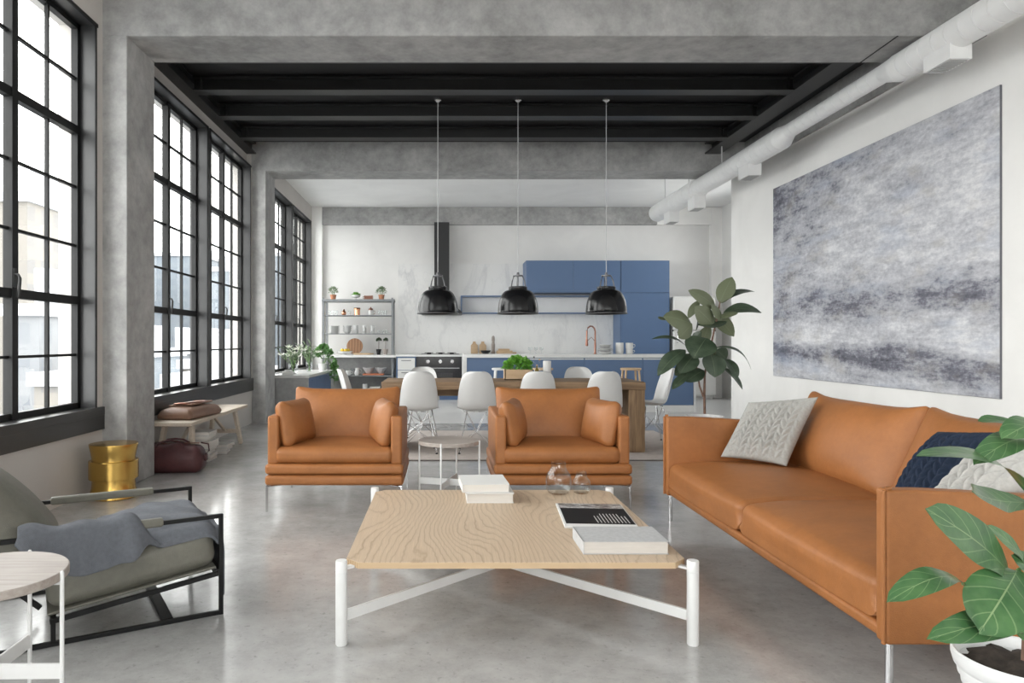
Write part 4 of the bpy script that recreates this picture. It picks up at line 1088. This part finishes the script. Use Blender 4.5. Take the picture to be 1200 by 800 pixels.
for x in (-.24, 0, .24):
    for y in (-.12, .12): b = BM(); lathe(b, [(0, .01), (.045, .01), (.045, .02), (.03, .028), (0, .028)], 16, (x, y, 0)); bar(b, (x - .09, y, .033), (x + .09, y, .033), .01, .01); bar(b, (x, y - .09, .033), (x, y + .09, .033), .01, .0101); obj('burner', b, 'rubber', hb, 40)
bc_ = thing('base_cabinet', 'blue base cabinet under the worktop behind the island', 'cabinet', (2.07, 14.5, 0))
b = BM(); box(b, (-1.62, .02, .10), (1.615, .70, .889)); obj('carcass', b, 'blue', bc_); b = BM(); box(b, (-1.62, .06, 0), (1.615, .68, .10)); obj('plinth', b, 'counter', bc_)
for k in range(4): b = BM(); box(b, (-1.615 + k * .807, 0, .11), (-.815 + k * .807, .02, .87), bev=.002); obj('door', b, 'blue', bc_)
hd = thing('cooker_hood', 'black cooker hood with a tall duct above the hob', 'cooker hood', (-.005, 15.02, 1.775))
b = BM(); box(b, (-.158, -.14, .27), (.158, .20, 1.94)); obj('duct', b, 'hood_black', hd)
b = BM()
lo = [V(-.42, -.42, .035), V(.42, -.42, .035), V(.42, .20, .035), V(-.42, .20, .035)]; hi = [V(-.165, -.145, .28), V(.165, -.145, .28), V(.165, .20, .28), V(-.165, .20, .28)]; base = [p - V(0, 0, .035) for p in lo]
vv = [[b.verts.new(p) for p in r] for r in (base, lo, hi)]; b.faces.new(vv[0]); b.faces.new(vv[2])
for r0, r1 in zip(vv, vv[1:]):
    for k in range(4): b.faces.new((r0[k], r0[(k + 1) % 4], r1[(k + 1) % 4], r1[k]))
obj('canopy', b, 'hood_black', hd)
b = BM(); box(b, (-.425, -.425, -.012), (.425, .20, .002)); obj('rim', b, 'dark_iron', hd)

wc = thing('wall_cabinet', 'blue wall cabinets with two wide doors above the marble', 'cabinet', (2.715, 14.62, 2.215))
b = BM(); box(b, (-.972, 0, 0), (.974, .60, .662), bev=.002); obj('carcass', b, 'blue', wc)
for a, c in ((-.968, .0), (.004, .970)): b = BM(); box(b, (a, -.02, .03), (c, .001, .658), bev=.002); obj('door', b, 'blue', wc)
tc_ = thing('tall_cupboard', 'tall blue cupboard standing between worktop and fridge', 'cabinet', (4.20, 14.62, 0))
b = BM(); box(b, (-.509, 0, 0), (.51, .62, 2.877), bev=.002); obj('carcass', b, 'blue', tc_)
for z0, z1 in ((.10, 2.20), (2.215, 2.873)): b = BM(); box(b, (-.49, -.02, z0), (.506, .001, z1), bev=.002); obj('door', b, 'blue', tc_)
ws_ = thing('wall_shelf', 'long open white box shelf with a thin blue frame', 'shelf', (2.02, 14.97, 1.79))
b = BM(); x0, x1, h = -1.62, 1.665, .385
box(b, (x0, 0, 0), (x1, .254, .026)); box(b, (x0, 0, h - .026), (x1, .254, h)); box(b, (x0, 0, .02), (x0 + .026, .254, h - .02)); box(b, (x1 - .026, 0, .02), (x1, .254, h - .02)); obj('frame', b, 'blue', ws_)
b = BM(); box(b, (x0 + .02, .235, .02), (x1 - .02, .253, h - .02)); obj('back_board', b, 'ceil_white', ws_)
fr = thing('refrigerator', 'tall pale rounded refrigerator beside the blue cupboard', 'refrigerator', (5.20, 14.55, .001))
b = BM(); soft_box(b, (.88, .62, 2.10), .06, T(0, .33, 1.075), (0, 0, 0), 6); box(b, (-.40, .06, 0), (.40, .60, .10)); obj('body', b, 'fridge', fr, 60)
for z0, z1 in ((.08, 1.42), (1.43, 2.13)): b = BM(); soft_box(b, (.885, .08, z1 - z0), .035, T(0, 0, (z0 + z1) / 2), (0, .012, 0), 6); d = obj('door', b, 'fridge', fr, 180); b = BM(); zz = 1.30 if z0 < 1 else 1.50; tube(b, [(-.36, -.04, zz - .12), (-.36, -.085, zz - .10), (-.36, -.085, zz + .08), (-.36, -.04, zz + .10)], .012, 10); obj('handle', b, 'chrome', d, 50)
b = BM(); box(b, (-.44, .03, .09), (.455, .06, 2.12)); obj('gasket', b, 'rubber', fr)

# ------------------------------------------------------------------ open shelf unit, left
su = thing('shelf_unit', 'grey metal kitchen shelf unit with a white counter on the back wall', 'shelf', (-1.735, 14.78, 0))
for sx in (-1, 1):
    for y in (-.24, .22): b = BM(); box(b, (sx * .71 - .018, y - .018, 0), (sx * .71 + .018, y + .018, 2.10)); obj('post', b, 'grey_shelf', su)
for z, th_ in ((2.07, .045), (1.745, .016), (1.365, .016), (.50, .02), (.17, .02)):
    b = BM(); box(b, (-.74 if z > 2 else -.70, -.26, z - th_), (.74 if z > 2 else .70, .24, z), bev=.002); obj('shelf', b, 'grey_shelf', su)
b = BM(); box(b, (-.83, -.31, .872), (.785, .30, .925), bev=.003); obj('worktop', b, 'counter', su)
b = BM(); box(b, (-.74, .235, .05), (.74, .25, .872)); obj('back_panel', b, 'cabinet_grey', su)
SY = 14.76
def sx_(x): return (x - CX) * SY / F
def pot_plant(label, x, z, cat='plant'):
    t = thing('potted_plant', label, cat, (sx_(x), SY, z), 0, 'plants in terracotta pots')
    b = BM(); lathe(b, [(0, 0), (.046, 0), (.062, .085), (.068, .088), (.068, .105), (.06, .105), (.055, .09), (0, .088)], 24); obj('pot', b, 'terracotta', t, 40)
    b = BM(); bush(b, (0, 0, .16), .085, .085, .085, 150, .055, .016, 'blade'); obj('foliage', b, 'sage_leaf', t, recalc=False)
    b = BM()
    for k in range(6): a = k * 1.05; tube(b, [(.01 * math.cos(a), .01 * math.sin(a), .08), (.05 * math.cos(a), .05 * math.sin(a), .20)], .003, 5)
    obj('stem', b, 'stalk', t); t.children[-1]['kind'] = 'stuff'
pot_plant('small terracotta potted plant at the window end of the top shelf', 390.5, 2.0705); pot_plant('small terracotta potted plant at the marble end of the top shelf', 447, 2.0705)
gb = thing('footed_bowl', 'white footed bowl of bright green moss on the top shelf', 'bowl', (sx_(417), SY, 2.0705))
b = BM(); lathe(b, [(0, 0), (.04, 0), (.02, .02), (.02, .04), (.09, .06), (.10, .10), (.094, .10), (.08, .07), (0, .06)], 28); obj('bowl', b, 'porcelain', gb, 50)
b = BM(); bush(b, (0, 0, .09), .085, .085, .05, 140, .03, .02); obj('moss', b, 'herb_leaf', gb, recalc=False); gb.children[-1]['kind'] = 'stuff'
cr = thing('crate', 'small dark copper crate on the top shelf beside the moss bowl', 'crate', (sx_(432), SY, 2.0705))
b = BM(); box(b, (-.085, -.06, 0), (.085, .06, .012)); 
for z in (.02, .055): box(b, (-.085, -.06, z), (.085, -.05, z + .028)); box(b, (-.085, .05, z), (.085, .06, z + .028)); box(b, (-.085, -.06, z), (-.075, .06, z + .028)); box(b, (.075, -.06, z), (.085, .06, z + .028))
for x in (-.08, .08):
    for y in (-.055, .055): box(b, (x - .008, y - .008, 0), (x + .008, y + .008, .088))
obj('frame', b, 'copper_dark', cr); b = BM(); tube(b, [(-.08, 0, .07), (-.12, 0, .06), (-.12, 0, .03), (-.08, 0, .02)], .007, 8); obj('handle', b, 'copper_dark', cr, 50)
def turned(name, label, cat, x, z, prof, mat, grp=None, y=None, n=24): return single(name, label, cat, (lambda b: (lathe(b, prof, n), b)[1])(BM()), mat, (sx_(x), y or SY, z), 0, grp, 50)
Z2 = 1.7455
turned('copper_vase', 'small pear shaped copper vase on the second shelf', 'vase', 403, Z2, [(0, 0), (.035, 0), (.05, .03), (.045, .07), (.022, .10), (.016, .13), (.013, .13), (0, .12)], 'copper')
turned('copper_canister', 'larger copper canister in the middle of the second shelf', 'canister', 418.5, Z2, [(0, 0), (.062, 0), (.062, .12), (.07, .125), (.07, .155), (.064, .16), (0, .16)], 'copper')
j = thing('jar', 'glass jar with a copper lid on the second shelf', 'jar', (sx_(434.5), SY, Z2))
b = BM(); lathe(b, [(0, 0), (.055, 0), (.062, .02), (.062, .09), (.05, .11), (.046, .11), (.056, .088), (.056, .02), (0, .008)], 24); obj('glass', b, 'porcelain', j, 50); b = BM(); lathe(b, [(0, .108), (.052, .108), (.045, .14), (.012, .155), (.012, .175), (0, .175)], 20); obj('lid', b, 'copper_dark', j, 50); b = BM(); tube(b, [(.055, 0, .10), (.085, 0, .09), (.085, 0, .04), (.06, 0, .03)], .006, 8); obj('handle', b, 'copper_dark', j, 50)
tumb = [(0, 0), (.028, 0), (.032, .10), (.029, .10), (.026, .006), (0, .006)]
for k, x in enumerate((386.5, 390.5, 394.5, 409.5, 444.5, 448.5, 452)):
    turned('tumbler', ('clear tumbler at the window end of the second shelf', 'second clear tumbler from the window end of the second shelf', 'third clear tumbler from the window end of the second shelf', 'clear tumbler between the copper vase and copper canister', 'clear tumbler just right of the copper lidded jar', 'second clear tumbler right of the copper lidded jar', 'clear tumbler nearest the marble end of the second shelf')[k], 'glass', x, Z2, tumb, 'clear', 'tumblers on the second shelf')
Z3 = 1.3655
plates('white plate in the stack on the third shelf', sx_(392), SY, Z3, .115, 8, 'white plates stacked on the third shelf')
for k in range(3): turned('bowl', '%s white bowl of the nested three on the third shelf' % ordn[k], 'bowl', 407, Z3 + k * .045, [(0, 0), (.04, 0), (.085, .05), (.092, .075), (.087, .075), (.078, .05), (0, .012)], 'porcelain', 'white bowls nested on the third shelf')
for x, n, r, hh, nm in ((416.5, 2, .058, .085, 'wide'), (427, 3, .042, .056, 'middle'), (436.5, 3, .042, .056, 'far')):
    for k in range(n): mug('%s cup of the %s white cup stack on the third shelf' % (ordn[k], nm), sx_(x), SY, Z3 + k * (hh + .0008), r, hh, grp='white cups stacked on the third shelf', rz=R(-105 + 30 * k))
for k, x in enumerate((444, 448.5, 453)): turned('tumbler', '%s clear glass at the end of the third shelf' % ('leftmost', 'middle', 'rightmost')[k], 'glass', x, Z3, [(0, 0), (.034, 0), (.038, .075), (.035, .075), (.032, .006), (0, .006)], 'clear', 'glasses on the third shelf')
ZW = .9255
rb = single('chopping_board', 'round striped wooden chopping board leaning above the shelf counter', 'board', (lambda b: (lathe(b, [(0, 0), (.166, 0), (.17, .004), (.17, .018), (.166, .022), (0, .022)], 48, (0, 0, 0), T(0, 0, .172) @ rotm('X', 80)), b)[1])(BM()), 'board', (sx_(414.5), 14.945, ZW), R(4), None, 40)
cs = thing('cake_stand', 'white cake stand of yellow lemons on the shelf counter', 'cake stand', (sx_(405), 14.68, ZW))
b = BM(); lathe(b, [(0, 0), (.06, 0), (.055, .008), (.02, .015), (.02, .03), (.15, .045), (.165, .07), (.160, .072), (.14, .055), (0, .05)], 36); obj('stand', b, 'porcelain', cs, 50)
for k in range(5):
    a = k * 1.257; b = BM(); lathe(b, [(0, -.042), (.012, -.038), (.028, -.02), (.031, 0), (.028, .02), (.012, .038), (0, .042)], 16, (0, 0, 0), rotm('X', 90))
    single('lemon', 'yellow lemon piled on the white cake stand', 'lemon', b, 'yellow', (sx_(405) + .070 * math.cos(a), 14.68 + .070 * math.sin(a), ZW + .094), a, 'lemons on the cake stand', 60)
b = BM(); box(b, (-.17, -.10, 0), (.17, .10, .035), bev=.006); tube(b, [(.16, 0, .017), (.24, 0, .017)], .014, 10); single('bread_board', 'flat wooden board lying in front of the round chopping board', 'board', b, 'lightwood', (sx_(425), 14.66, ZW), R(5), None, 40)
def topiary(label, x, potm, h):
    t = thing('topiary', label, 'plant', (sx_(x), 14.72, ZW))
    b = BM(); lathe(b, [(0, 0), (.035, 0), (.055, .11), (.055, .115), (.05, .115), (0, .105)], 24); obj('pot', b, potm, t, 40)
    b = BM(); tube(b, [(0, 0, .10), (.004, 0, h - .04)], .005, 8); obj('stem', b, 'bark', t, 50)
    b = BM(); bush(b, (.004, 0, h - .03), .048, .048, .042, 150, .026, .02); obj('foliage', b, 'dark_leaf', t, recalc=False)
topiary('little topiary in a black pot on the shelf counter', 444, 'appliance', .325); topiary('little topiary in a brown pot at the end of the shelf counter', 452, 'greywood', .32)
ZL = .5005
b = BM(); box(b, (-.22, -.14, 0), (.22, .14, .035), bev=.012); single('tray', 'orange tray under the two grey mixing bowls', 'tray', b, 'orange_tray', (sx_(438.5), 14.68, ZL), 0, None, 40)
mb = [(0, 0), (.05, 0), (.118, .10), (.126, .125), (.120, .125), (.108, .10), (0, .02)]
turned('mixing_bowl', 'grey mixing bowl on the orange tray, next to the owl pitcher', 'bowl', 432.5, ZL + .0355, mb, 'greyceramic', 'grey mixing bowls', 14.68); turned('mixing_bowl', 'grey mixing bowl on the orange tray, at the post end', 'bowl', 447.0, ZL + .0355, mb, 'greyceramic', 'grey mixing bowls', 14.68)
pt = thing('pitcher', 'small white rounded pitcher left of the mixing bowls', 'pitcher', (sx_(419), 14.68, ZL))
b = BM(); lathe(b, [(0, 0), (.045, 0), (.06, .03), (.055, .08), (.04, .10), (.05, .15), (.045, .15), (.034, .10), (0, .09)], 24); obj('body', b, 'porcelain', pt, 50); b = BM(); tube(b, [(.05, 0, .13), (.085, 0, .11), (.08, 0, .06), (.055, 0, .05)], .007, 8); obj('handle', b, 'porcelain', pt, 50)
mug('white mug on the low shelf under the counter, farthest from the bowls', sx_(409), 14.68, ZL, .055, .10)
for k, x in enumerate((398, 402, 411.6, 415.2)): turned('tumbler', '%s small glass from the window on the low shelf behind the mug' % ordn[k].replace('lowest', 'first'), 'glass', x, ZL, [(0, 0), (.026, 0), (.030, .13), (.027, .13), (.024, .006), (0, .006)], 'clear', 'glasses on the low shelf', 14.86)
mug('white mug on the bottom shelf behind the left armchair', sx_(428.5), 14.65, .1705, .055, .15, handle=False); book('white book lying on the bottom shelf of the shelf unit', (sx_(439), 14.66, .1705), .24, .2, .06, 'paper', R(8)); book('grey book on top of the white one on the bottom shelf', (sx_(441), 14.66, .2315), .22, .18, .04, 'book_grey', R(-6))

# on the worktop against the marble
def wk(x, y=15.1): return (x - CX) * y / F
for x, hh, lab in ((556, .27, 'plain upright wooden board leaning on the marble'), (566, .27, 'upright wooden board with dark bowl before it')):
    b = BM(); prism(b, [(-.075, 0), (.075, 0), (.075, hh * .7), (.03, hh * .86), (.03, hh), (-.03, hh), (-.03, hh * .86), (-.075, hh * .7)], -.011, .011, .003, rotm('X', 82)); single('serving_board', lab, 'board', b, 'lightwood', (wk(x), 15.16, .931), 0, None, 40)
turned('dark_bowl', 'small black bowl in front of the upright boards', 'bowl', 0, .9305, [(0, 0), (.05, 0), (.10, .05), (.115, .08), (.108, .08), (.09, .05), (0, .015)], 'appliance', None, 14.95); bpy.context.scene.collection.objects[-1].location.x = wk(569, 14.95)
turned('pepper_mill', 'tall brown pepper mill beside the upright boards', 'pepper mill', 0, .9305, [(0, 0), (.045, 0), (.045, .03), (.034, .08), (.040, .20), (.028, .25), (.036, .31), (.03, .37), (0, .40)], 'greywood', None, 15.08); bpy.context.scene.collection.objects[-1].location.x = wk(578, 15.08)
b = BM(); box(b, (-.19, -.10, 0), (.14, .10, .075), bev=.006); box(b, (.13, -.05, .01), (.23, .05, .045), bev=.01); box(b, (-.15, -.09, .0755), (.08, .09, .115), bev=.006); single('cutting_block', 'pale wooden cutting block with handle right of the pepper mill', 'board', b, 'lightwood', (wk(592.5, 15.0), 15.0, .9305), 0, None, 40)

# ================================================================== LOW CABINET UNDER THE KITCHEN WINDOW
sc_ = thing('low_cabinet', 'low blue fronted cabinet with white top under the kitchen window', 'cabinet', (-2.45, 12.45, 0))
b = BM(); box(b, (-.31, -1.12, .0), (.29, 1.12, .615)); obj('carcass', b, 'cabinet_grey', sc_)
b = BM(); box(b, (-.312, -1.15, .0), (.31, -1.12, .616)); obj('end_panel', b, 'cabinet_grey', sc_)
b = BM(); box(b, (-.313, -1.16, .616), (.325, 1.15, .660), bev=.003); obj('worktop', b, 'counter', sc_)
for k in range(3):
    for z0, z1 in ((.06, .33), (.335, .605)): b = BM(); box(b, (.288, -1.115 + k * .745, z0), (.312, -.376 + k * .745, z1), bev=.002); d = obj('drawer', b, 'blue', sc_); b = BM(); bar(b, (.318, -.87 + k * .745, z1 - .04), (.318, -.62 + k * .745, z1 - .04), .012, .012); obj('handle', b, 'blue', d)
ZB = .6605
def bouquet(label, loc, r, h, n, nf, spread):
    t = thing('flower_vase', label, 'vase of flowers', loc)
    b = BM(); o = [(0, 0), (r * .8, 0), (r, h * .3), (r * .9, h * .8), (r * .95, h)]; lathe(b, o + [(x - .004 if x > .01 else 0, z + .004 * (z == 0)) for x, z in reversed(o)], 24); obj('vase', b, 'clear', t, 50)
    b = BM(); l = BM(); f = BM()
    for k in range(n):
        a = random.uniform(0, 6.283); s = random.uniform(.15, 1) * spread; top = V(s * math.cos(a), s * math.sin(a), h + random.uniform(.10, .30)); bs = V(-.3 * r * math.cos(a), -.3 * r * math.sin(a), .012)
        tube(b, [bs, V(top.x * .3, top.y * .3, h), top], .003, 5)
        for q in range(5):
            p = bs.lerp(top, .0) if q < 0 else V(top.x * .3, top.y * .3, h).lerp(top, .2 + .2 * q); d = V(random.uniform(-1, 1), random.uniform(-1, 1), random.uniform(0, .9)).normalized()
            leaf(l, p, p + d * random.uniform(.09, .16), .024, V(0, -.3, 1), .1, .1, 'blade', 5, 2)
        if k < nf:
            for q in range(6):
                d = V(math.cos(q * 1.047 + k), math.sin(q * 1.047 + k), .55).normalized(); leaf(f, top, top + d * .085, .034, V(0, 0, 1), -.12, .15, 'oval', 5, 2)
    obj('stem', b, 'stalk', t, 60); obj('foliage', l, 'sage_leaf', t, recalc=False); obj('blossom', f, 'petal', t, recalc=False)
    for c in t.children[-3:]: c['kind'] = 'stuff'
bouquet('big glass vase of white lilies on the low cabinet', (-2.50, 11.85, ZB), .085, .17, 22, 12, .22); bouquet('smaller glass vase of leafy sprigs behind the lilies', (-2.40, 12.75, ZB), .065, .19, 16, 3, .16)
b = BM(); box(b, (-.09, -.07, 0), (.09, .07, .05), bev=.004); single('white_box', 'small white box lying before the lilies on the low cabinet', 'box', b, 'paper', (-2.50, 11.45, ZB), R(10)); b = BM(); box(b, (-.05, -.045, 0), (.05, .045, .03), bev=.004); single('white_box', 'tiny white box stacked on the small white box', 'box', b, 'porcelain', (-2.49, 11.45, ZB + .0505), R(-14))
po = thing('trailing_plant', 'trailing green plant spilling over the end of the low cabinet', 'plant', (-2.24, 13.25, ZB))
b = BM(); lathe(b, [(0, 0), (.06, 0), (.08, .12), (.085, .13), (.078, .13), (0, .11)], 24); obj('pot', b, 'pot_white', po, 40)
b = BM(); bush(b, (.02, 0, .27), .14, .17, .17, 150, .08, .065); bush(b, (.225, -.05, -.10), .05, .12, .26, 110, .07, .06); obj('foliage', b, 'ivy_leaf', po, recalc=False)
b = BM()
for k in range(7): a = k * .9; tube(b, [(.02 * math.cos(a), .02 * math.sin(a), .11), (.08 + .03 * math.cos(a), .06 * math.sin(a), .24), (.20, .08 * math.sin(a), .07), (.215, .08 * math.sin(a), -.28 + .05 * k)], .003, 5)
obj('vine', b, 'stalk', po, 60); po.children[-1]['kind'] = 'stuff'
# ================================================================== CITY OUTSIDE
M['city_roof'] = simple('pale flat roof', (.16, .165, .175), .9, scale=.3)
b = BM(); quad(b, [(-900, -300, -45), (60, -300, -45), (60, 900, -45), (-900, 900, -45)]); struct('ground', b, simple('city ground', (.26, .27, .28), .9, var=.3, scale=.03))
FAC = [mk_facade('hazed blue glass facade', (0.148, 0.168, 0.188), (0.132, 0.152, 0.176), .40, .42), mk_facade('hazed warm stone facade', (0.152, 0.141, 0.126), (0.122, 0.118, 0.115), .50, .45),  # haze is put into these colours: pale and low in contrast
       mk_facade('hazed white concrete facade', (0.152, 0.157, 0.164), (0.126, 0.133, 0.144), .45, .40), mk_facade('hazed grey brick facade', (0.144, 0.152, 0.164), (0.125, 0.134, 0.148), .45, .42)]
def building(label, xl, xr, yt, D, fac, dep=18, cap=.0, group=None):
    a, c = px(xl, yt, D), px(xr, yt, D); zt = a.z; w = c.x - a.x
    t = thing('building', label, 'building', ((a.x + c.x) / 2, D + dep / 2, -45), 0, group)
    b = BM(); box(b, (-w / 2, -dep / 2, 0), (w / 2, dep / 2, zt + 45)); obj('tower', b, FAC[fac], t)
    b = BM(); box(b, (-w / 2 - .3, -dep / 2 - .3, zt + 45), (w / 2 + .3, dep / 2 + .3, zt + 45.8)); box(b, (-w / 4, -dep / 4, zt + 45.8), (w / 6, dep / 4, zt + 48.5)); obj('roof', b, M['city_roof'], t)
M['city_roof'] = simple('pale flat roof', (.40, .41, .43), .9, scale=.3)
building('tall cream stone tower through the nearest window', -18, 32, 236, 60, 1, 14)
building('pale blue glass block behind the cream tower', 36, 86, 297, 120, 0, 20)
building('low white building with small windows below the cream tower', 5, 46, 370, 48, 2, 10)
building('cream cornice building low in the nearest window', 40, 84, 452, 42, 1, 9)
building('wide hazy blue slab seen past the first concrete column', 176, 236, 300, 150, 0, 25)
building('narrow pale block in the second window of the middle bay', 240, 272, 318, 130, 0, 22)
G = 'hazy mid rise blocks on the skyline'; LB = 'hazy mid rise block standing among others on the skyline'
for xl, xr, yt, D, fc in ((-60, -20, 380, 70, 3), (92, 130, 330, 185, 3), (60, 95, 415, 75, 2), (140, 176, 345, 205, 2), (186, 210, 415, 90, 3), (212, 232, 432, 62, 1),
                          (214, 250, 380, 200, 2), (248, 268, 425, 100, 1), (268, 300, 360, 190, 3), (300, 330, 350, 180, 0), (322, 345, 300, 150, 0), (344, 368, 330, 170, 2),
                          (-150, -90, 330, 85, 0), (-300, -190, 310, 110, 3), (12, 34, 440, 52, 3), (196, 222, 455, 40, 2), (256, 290, 440, 90, 2), (120, 150, 420, 70, 0)):
    building(LB, xl, xr, yt, D, fc, 15, group=G)

# ================================================================== LIGHT AND CAMERA
W = bpy.data.worlds.new('overcast sky'); SC.world = W; W.use_nodes = True
bg = W.node_tree.nodes['Background']; bg.inputs[0].default_value = (1, .985, .965, 1); bg.inputs[1].default_value = 4.8
for a, c in WIN:
    L = bpy.data.lights.new('window portal', 'AREA'); L.shape = 'RECTANGLE'; L.size = c - a; L.size_y = ZH - ZS; L.cycles.is_portal = True
    o = bpy.data.objects.new('window_portal', L); COL.objects.link(o); o.location = (-3.02, (a + c) / 2, (ZS + ZH) / 2); o.rotation_euler = (0, R(-90), 0)
    L.size, L.size_y = ZH - ZS, c - a
L = bpy.data.lights.new('window portal', 'AREA'); L.shape = 'RECTANGLE'; L.size = 6.2; L.size_y = 3.0; L.cycles.is_portal = True
o = bpy.data.objects.new('window_portal', L); COL.objects.link(o); o.location = (.9, YB - .2, 2.1); o.rotation_euler = (R(90), 0, 0)  # portal of the added rear window

L = bpy.data.lights.new('window portal', 'AREA'); L.shape = 'RECTANGLE'; L.size = 1.4; L.size_y = 1.4; L.cycles.is_portal = True
o = bpy.data.objects.new('window_portal', L); COL.objects.link(o); o.location = (XK + .21, 13.1, 3.0); o.rotation_euler = (0, R(90), 0)  # portal of the added kitchen window

cam = bpy.data.cameras.new('camera'); co = bpy.data.objects.new('camera', cam); COL.objects.link(co)
co.location = (0, 0, H); co.rotation_euler = (R(90), 0, 0); cam.sensor_width = 36; cam.lens = 36 * F / 1200; cam.shift_x = (600 - CX) / 1200; cam.clip_start = .05; cam.clip_end = 3000
SC.camera = co
vs = SC.view_settings; vs.view_transform = 'Standard'; vs.look = 'None'; vs.gamma = 1; vs.use_curve_mapping = False; vs.exposure = 1.0
cy = SC.cycles; cy.use_denoising = True; cy.max_bounces = 10; cy.diffuse_bounces = 6; cy.glossy_bounces = 5; cy.transparent_max_bounces = 16; cy.sample_clamp_indirect = 8
